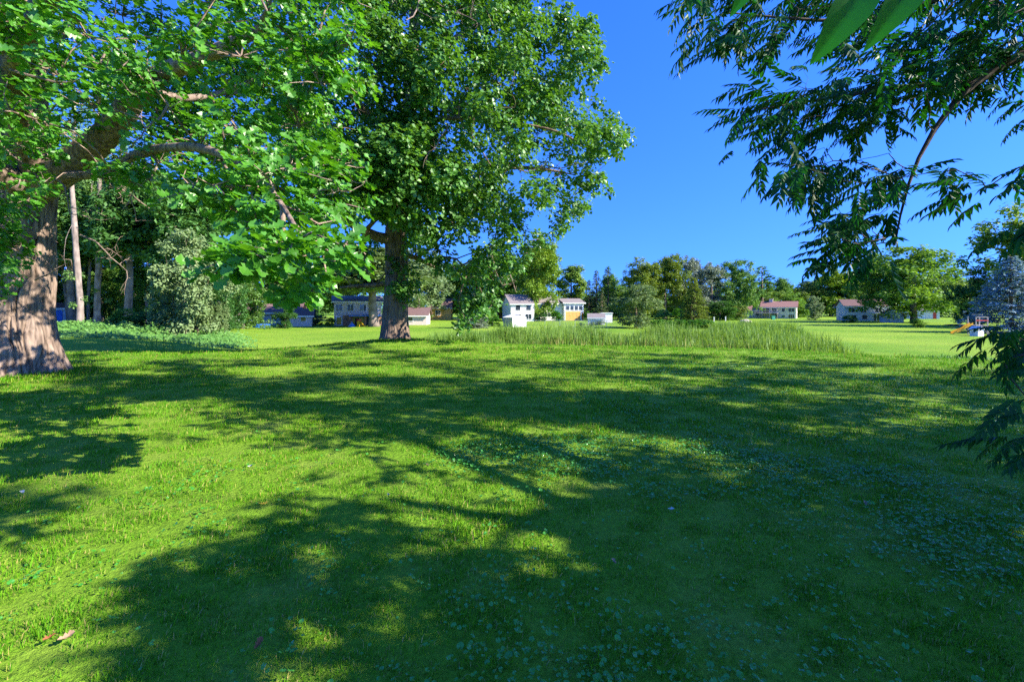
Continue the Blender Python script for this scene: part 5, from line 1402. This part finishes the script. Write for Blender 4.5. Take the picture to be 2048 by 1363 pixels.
def yard_things():
    # swing set, pool and toys in the yards at the left
    o, m = at_px('swing_set', 488, 651, 'dark metal swing set with a blue canopy in front of the brown-roofed house', 'swing set', 0.15, 80)
    for sx in (-1.1, 1.2):
        for sy in (-0.7, 0.7): MB().tube([(sx, sy, -0.1), (sx, 0, 2.0)], [0.04, 0.04], 7).obj('leg', M['dark_metal'], o)
    MB().tube([(-1.15, 0, 2.0), (1.25, 0, 2.0)], [0.045, 0.045], 7).obj('crossbar', M['dark_metal'], o)
    for x in (-0.5, 0.5):
        s_ = part('swing_seat', o, M['dark_metal'], (x - 0.25, x + 0.25, -0.1, 0.1, 0.5, 0.54))
        MB().tube([(x - 0.22, 0, 0.54), (x - 0.22, 0, 2.0)], [0.012] * 2, 4).tube([(x + 0.22, 0, 0.54), (x + 0.22, 0, 2.0)], [0.012] * 2, 4).obj('chain', M['steel'], s_)
    cn = MB().add([(-1.9, -0.6, 1.9), (-0.9, -0.6, 1.9), (-0.9, 0.6, 1.9), (-1.9, 0.6, 1.9), (-1.9, 0, 2.5), (-0.9, 0, 2.5)], [(0, 1, 5, 4), (2, 3, 4, 5), (0, 4, 3), (1, 2, 5)]); cn.obj('canopy', M['blue'], o)
    o, m = at_px('paddling_pool', 523, 652, 'bright blue inflatable pool beside the swing set', 'pool', 0, 78)
    a = np.linspace(0, 2 * math.pi, 25)
    for z in (0.16, 0.46): MB().tube(np.stack([1.2 * np.cos(a), 0.9 * np.sin(a), 0 * a + z], -1), [0.17] * 25, 8, False).obj('ring', M['blue'], o, True)
    part('water', o, M['glass'], (-0.8, 0.8, -0.6, 0.6, 0.3, 0.35))
    o, m = at_px('toy_slide', 718, 653, 'yellow toddler slide on the patio of the two-storey house', 'slide', -0.3, 88)
    MB().add([(-0.25, -0.3, 1.0), (0.25, -0.3, 1.0), (0.25, -0.3, 0), (-0.25, -0.3, 0), (-0.25, 0.5, 1.0), (0.25, 0.5, 1.0), (0.25, 0.5, 0), (-0.25, 0.5, 0)], [(0, 1, 5, 4), (0, 3, 2, 1), (4, 5, 6, 7), (1, 2, 6, 5), (0, 4, 7, 3)]).obj('tower', M['yellow'], o)
    MB().tube([(0.2, 0, 0.9), (0.7, 0, 0.55), (1.2, 0, 0.12), (1.45, 0, 0.08)], [0.16, 0.16, 0.16, 0.14], 8).obj('chute', M['yellow'], o, True)
    part('railing', o, M['red'], (-0.28, -0.24, -0.3, 0.5, 1.0, 1.35), (0.24, 0.28, -0.3, 0.5, 1.0, 1.35))
    o, m = at_px('toy_tent', 704, 653, 'small blue and white play tent next to the yellow toddler slide', 'tent', 0.4, 88)
    MB().add([(-0.7, -0.6, 0), (0.7, -0.6, 0), (0.7, 0.6, 0), (-0.7, 0.6, 0), (0, -0.6, 0.9), (0, 0.6, 0.9)], [(0, 4, 5, 3), (1, 2, 5, 4), (2, 3, 5)]).obj('canopy', M['pale_plastic'], o); MB().add([(-0.6, -0.615, 0), (0.6, -0.615, 0), (0, -0.615, 0.8)], [(0, 1, 2)]).obj('flap', M['blue'], o)
    # play set beside the blue spruce
    o, m = at_px('play_set', 1952, 668, 'wooden play set with a long yellow slide in front of the blue spruce', 'play set', -0.15, 61)
    for x in (0, 1.3):
        for y in (0, 1.3): MB().box(x - 0.05, x + 0.05, y - 0.05, y + 0.05, -0.2, 2.3).obj('post', M['deck_wood'], o)
    part('platform', o, M['deck_wood'], (-0.05, 1.35, -0.05, 1.35, 1.15, 1.22)); part('railing', o, M['red'], (-0.04, 1.34, -0.06, -0.03, 1.75, 1.9)); part('roof_beam', o, M['deck_wood'], (0.6, 0.7, -0.1, 1.4, 2.5, 2.6), (-0.05, 1.35, -0.05, 0.0, 2.2, 2.3))
    u = np.linspace(0, 1, 9); c = np.stack([-0.05 - 2.2 * u, 0.65 + 0 * u, 1.2 * (1 - u) ** 1.15 + 0.12 + 0.05 * np.sin(u * 9)], -1)
    sl = MB()
    for s_, zz in ((0, 0),):
        V = []
        for p in c: V += [p + [0, -0.26, 0.22], p + [0, -0.24, 0], p + [0, 0.24, 0], p + [0, 0.26, 0.22], p + [0, 0.29, 0.20], p + [0, 0.28, -0.05], p + [0, -0.28, -0.05], p + [0, -0.29, 0.20]]
        Fc = [(i * 8 + k, i * 8 + (k + 1) % 8, i * 8 + 8 + (k + 1) % 8, i * 8 + 8 + k) for i in range(8) for k in range(8)]
        sl.add(V, Fc)
    sl.obj('slide', M['yellow'], o)
    for y in (0.45, 0.85): MB().tube([(1.3, y, 1.2), (1.9, y, 0)], [0.03, 0.03], 6).obj('ladder_rail', M['deck_wood'], o)
    part('bench', o, M['red'], (-0.6, -0.1, -0.6, -0.2, 0.45, 0.5), (-0.55, -0.5, -0.5, -0.3, -0.1, 0.45), (-0.2, -0.15, -0.5, -0.3, -0.1, 0.45))
    o, m = at_px('playhouse', 1962, 669, 'small pale lilac plastic playhouse beside the yellow slide', 'playhouse', 0.2, 58)
    body(o, -0.45, 0.45, 0, 0.9, 0.8, 1.15, M['pale_plastic'], 'y'); gable_roof(o, -0.45, 0.45, 0, 0.9, 0.8, 1.15, M['pale_plastic'], 'y', 0.08, 0.05, False); part('door', o, M['trim'], (-0.12, 0.2, -0.03, -0.003, 0, 0.65))
    o, m = at_px('landscape_boulder', 1491, 646, 'pale boulder lying on the field in front of the red-roofed house', 'boulder', 0, 115)
    V = rdir(90) * [1.5, 0.9, 0.75]; import bmesh
    bm = bmesh.new(); [bm.verts.new(v) for v in V]; bmesh.ops.convex_hull(bm, input=bm.verts[:]); me = bpy.data.meshes.new('rock'); bm.to_mesh(me); bm.free(); mobj('rock', me, M['stone'], o)
    for px, row, Y, lab in ((1428, 646, 118, 'white marker post at the foot of the silvery trees'), (1451, 643, 124, 'white marker post nearer the deep green rounded tree')):
        o, m = at_px('marker_post', px, row, lab, 'post', 0, Y); part('shaft', o, M['trim'], (-0.1, 0.1, -0.1, 0.1, -0.2, 1.1)); part('cap', o, M['trim'], (-0.16, 0.16, -0.16, 0.16, 1.1, 1.2))
    o, m = at_px('mulch_bed', 1912, 647, 'low red brown mulch bed on the lawn by the dark tree', 'flower bed', 0, 95)
    q = rdir(80) * [2.4, 1.4, 0.25]; q[:, 2] = np.abs(q[:, 2]) - 0.05
    bm = bmesh.new(); [bm.verts.new(v) for v in q]; bmesh.ops.convex_hull(bm, input=bm.verts[:]); me = bpy.data.meshes.new('mound'); bm.to_mesh(me); bm.free(); mobj('mound', me, M['mulch'], o)
yard_things()

# ------------------------------------------------------------------ lawn: blades and ground ivy
def clump(n, rad, h0, h1, w, lean, seed):
    rg = np.random.default_rng(seed)
    a = rg.uniform(0, 6.283, n); r = rad * rg.random(n) ** 0.5
    b = np.stack([r * np.cos(a), r * np.sin(a), np.full(n, -0.012)], -1)
    t = rg.uniform(0, 6.283, n); d = np.stack([np.cos(t), np.sin(t), 0 * t], -1); sd = np.stack([-np.sin(t + 0.8), np.cos(t + 0.8), 0 * t], -1)
    h = rg.uniform(h0, h1, n); ln = np.abs(rg.normal(size=n)) * lean; up = np.array([0, 0, 1.0])
    m = b + up * (h * 0.6)[:, None] + d * (h * ln * 0.4)[:, None]; tp = b + up * (h * (1 - 0.35 * np.clip(ln, 0, 1)))[:, None] + d * (h * ln * 1.1)[:, None]
    V = np.zeros((n, 5, 3)); V[:, 0] = b - sd * w; V[:, 1] = b + sd * w; V[:, 2] = m + sd * w * 0.8; V[:, 3] = m - sd * w * 0.8; V[:, 4] = tp
    k = (np.arange(n) * 5)[:, None]
    return np_mesh('grass_clump', V.reshape(-1, 3), [k + np.array([[3, 2, 4]]), k + np.array([[0, 1, 2, 3]])])

def ivy_clump(n, rad, seed):
    rg = np.random.default_rng(seed)
    V, Fc = [], []; k = 9
    ang = np.linspace(0.35, 2 * math.pi - 0.35, k)
    for _ in range(n):
        c = np.array([*(rg.normal(size=2) * rad * 0.6), rg.uniform(0.028, 0.052)]); r = rg.uniform(0.008, 0.015)
        nn = unit(np.array([rg.normal() * 0.28, rg.normal() * 0.28, 1.0])); t = rg.uniform(0, 6.283)
        e1 = unit(np.cross(nn, [math.cos(t), math.sin(t), 0.1])); e2 = np.cross(nn, e1); b = len(V)
        V.append(c - nn * 0.003)
        for q, aa in enumerate(ang): V.append(c + r * (1 + 0.06 * math.sin(5 * aa)) * (math.cos(aa) * e1 + math.sin(aa) * e2) + nn * 0.002 * math.sin(3 * aa))
        Fc += [(b, b + 1 + i, b + 2 + i) for i in range(k - 1)]
    return np_mesh('ivy_clump', np.array(V), [np.array(Fc)])

def scatter_nodes(name, pts, rot, scl, meshes, mat, label, cat):
    col = bpy.data.collections.new(name + ' sources')
    for me in meshes:
        me.materials.append(mat); col.objects.link(bpy.data.objects.new(me.name, me))
    me = bpy.data.meshes.new(name); me.vertices.add(len(pts)); me.vertices.foreach_set('co', np.ascontiguousarray(pts, np.float32).ravel())
    a = me.attributes.new('rot', 'FLOAT_VECTOR', 'POINT'); a.data.foreach_set('vector', np.ascontiguousarray(rot, np.float32).ravel())
    a = me.attributes.new('scl', 'FLOAT', 'POINT'); a.data.foreach_set('value', np.ascontiguousarray(scl, np.float32))
    a = me.attributes.new('pick', 'INT', 'POINT'); a.data.foreach_set('value', R.integers(0, len(meshes), len(pts)).astype(np.int32))
    me.update(); o = mobj(name, me, mat)
    ng = bpy.data.node_groups.new(name, 'GeometryNodeTree')
    ng.interface.new_socket('Geometry', in_out='INPUT', socket_type='NodeSocketGeometry'); ng.interface.new_socket('Geometry', in_out='OUTPUT', socket_type='NodeSocketGeometry')
    N, K = ng.nodes, ng.links
    gi, go = N.new('NodeGroupInput'), N.new('NodeGroupOutput')
    ci = N.new('GeometryNodeCollectionInfo'); ci.inputs['Collection'].default_value = col; ci.inputs['Separate Children'].default_value = True; ci.inputs['Reset Children'].default_value = True
    ip = N.new('GeometryNodeInstanceOnPoints'); ip.inputs['Pick Instance'].default_value = True
    def attr(nm, t):
        n = N.new('GeometryNodeInputNamedAttribute'); n.data_type = t; n.inputs['Name'].default_value = nm; return n.outputs['Attribute']
    K.new(gi.outputs[0], ip.inputs['Points']); K.new(ci.outputs[0], ip.inputs['Instance'])
    K.new(attr('pick', 'INT'), ip.inputs['Instance Index']); K.new(attr('rot', 'FLOAT_VECTOR'), ip.inputs['Rotation']); K.new(attr('scl', 'FLOAT'), ip.inputs['Scale'])
    K.new(ip.outputs[0], go.inputs[0])
    md = o.modifiers.new('scatter', 'NODES'); md.node_group = ng
    return tag(o, label, cat, kind='stuff')

def lawn():
    P_, Sc = [], []
    for r0, r1, dens, sc in ((1.0, 3.5, 75, 0.9), (3.5, 6, 52, 1.0), (6, 10, 30, 1.25), (10, 16, 17, 1.6), (16, 25, 9, 2.1)):
        A0, A1 = -1.02, 1.02
        n = int(dens * (A1 - A0) * (r1 ** 2 - r0 ** 2) / 2)
        r = np.sqrt(R.uniform(r0 ** 2, r1 ** 2, n)); a = R.uniform(A0, A1, n)
        P_.append(np.stack([r * np.sin(a), r * np.cos(a)], -1)); Sc.append(sc * R.uniform(0.75, 1.2, n))
    for cx, cy, rad, m in ((-11.7, 11.5, 0.95, 260), (-5.2, 21.5, 0.75, 160)):       # uncut grass round the two trunks
        a = R.uniform(0, 6.283, m); r = rad + np.abs(R.normal(size=m)) * 0.22
        P_.append(np.stack([cx + r * np.cos(a), cy + r * np.sin(a)], -1)); Sc.append(R.uniform(1.6, 3.6, m))
    xy = np.vstack(P_); sc = np.concatenate(Sc); n = len(xy)
    patch = vnoise(xy[:, 0] * 0.8, xy[:, 1] * 0.8, 2.0)
    sc *= (0.62 + 0.5 * patch + 0.35 * vnoise(xy[:, 0] * 3.1, xy[:, 1] * 3.1, 7.0)) * np.where(R.random(n) < 0.06, 1.35, 1.0)
    z = gz(xy[:, 0], xy[:, 1])
    rot = np.stack([R.normal(size=n) * 0.1, R.normal(size=n) * 0.1, R.uniform(0, 6.28, n)], -1)
    scatter_nodes('grass', np.column_stack([xy, z]), rot, sc, [clump(72, 0.11, 0.022, 0.052, 0.0023, 0.65, s) for s in range(5)], M['blade'], 'short mown grass blades covering the knoll', 'grass')
    m = 30000
    r = np.sqrt(R.uniform(1.0, 15.0 ** 2, m)); r = np.where(R.random(m) < 0.45, np.sqrt(R.uniform(1.0, 6.0 ** 2, m)), r); a = R.uniform(-0.95, 0.95, m); x, y = r * np.sin(a), r * np.cos(a)
    w = 0.05 + 0.8 * sstep(0.46, 0.80, vnoise(x * 0.55 + 3, y * 0.55, 5.0) * 0.6 + vnoise(x * 1.7, y * 1.7, 8.0) * 0.4 + 0.14 * sstep(-1.5, 2.0, x))
    k = R.random(m) < w * sstep(-4.5, 1.5, x + 0.3 * (4 - y)) * 0.75
    x, y = x[k], y[k]; n = len(x)
    scatter_nodes('ground_ivy', np.column_stack([x, y, gz(x, y)]), np.stack([R.normal(size=n) * 0.08, R.normal(size=n) * 0.08, R.uniform(0, 6.28, n)], -1), R.uniform(0.7, 1.15, n), [ivy_clump(4, 0.13, s) for s in range(5)], M['ivy'],
                  'round-leaved ground ivy creeping through the shaded grass', 'ground ivy')
lawn()

M['leaf_tan'] = mat_plain('dry tan leaf', (0.33, 0.21, 0.12), 0.7, 0.3, 0.2, 30)
M['leaf_rust'] = mat_plain('rust leaf', (0.26, 0.09, 0.03), 0.7, 0.3, 0.2, 30)
M['leaf_pale'] = mat_plain('pale leaf underside', (0.55, 0.55, 0.48), 0.7, 0.3, 0.15, 30)
M['leaf_gold'] = mat_plain('gold leaf', (0.60, 0.38, 0.05), 0.7, 0.3, 0.2, 30)
def fallen():
    spec = [((1342, 1030), 'leaf_pale', 'pale fallen leaf standing up in the shaded grass'), ((45, 995), 'leaf_pale', 'pale fallen leaf lying at the left shadow finger'), ((527, 1018), 'leaf_gold', 'golden fallen leaf at the rim of the tongue-shaped shadow'),
            ((516, 1306), 'leaf_rust', 'rust fallen leaf inside the tongue-shaped shadow'), ((100, 1293), 'leaf_rust', 'rust fallen leaf on the open sunny grass'), ((1228, 1137), 'leaf_tan', 'pinkish tan fallen leaf among the ground ivy'), ((854, 938), 'leaf_tan', 'tan fallen leaf in the sunny gap beside leaf shadows'),
            ((776, 1000), 'leaf_pale', 'small pale fallen leaf at the shadow edge'), ((500, 941), 'leaf_pale', 'pale fallen leaf in the middle of the sunny grass'), ((664, 936), 'leaf_tan', 'tan fallen leaf near the tip of the tongue-shaped shadow'), ((465, 950), 'leaf_tan', 'curled tan fallen leaf beside the pale one in the sun'),
            ((1730, 1018), 'leaf_tan', 'tan fallen leaf on the dark ivy patch'), ((384, 825), 'leaf_tan', 'far tan fallen leaf on the sunny grass beyond'), ((133, 1292), 'leaf_tan', 'tan fallen leaf next to the rust one on the sunny grass')]
    for (px, py), mt, lab in spec:
        g = Gn(px, py)
        V = OAK[0] * [1, 0.8, 1.0]; V = V - [0.5, 0, 0]; V[:, 2] += 0.5 * V[:, 0] ** 2 + 0.5 * np.abs(V[:, 1])
        o = mobj('fallen_leaf', np_mesh('fallen_leaf', V, [OAK[1]]), M[mt]); s_ = R.uniform(0.045, 0.07)
        o.location = (g[0], g[1], g[2] + 0.045); o.scale = (s_,) * 3; o.rotation_euler = (R.uniform(-0.5, 0.6), R.uniform(-0.4, 0.4), R.uniform(0, 6.28))
        tag(o, lab, 'leaf', 'fallen leaves on the lawn')
fallen()
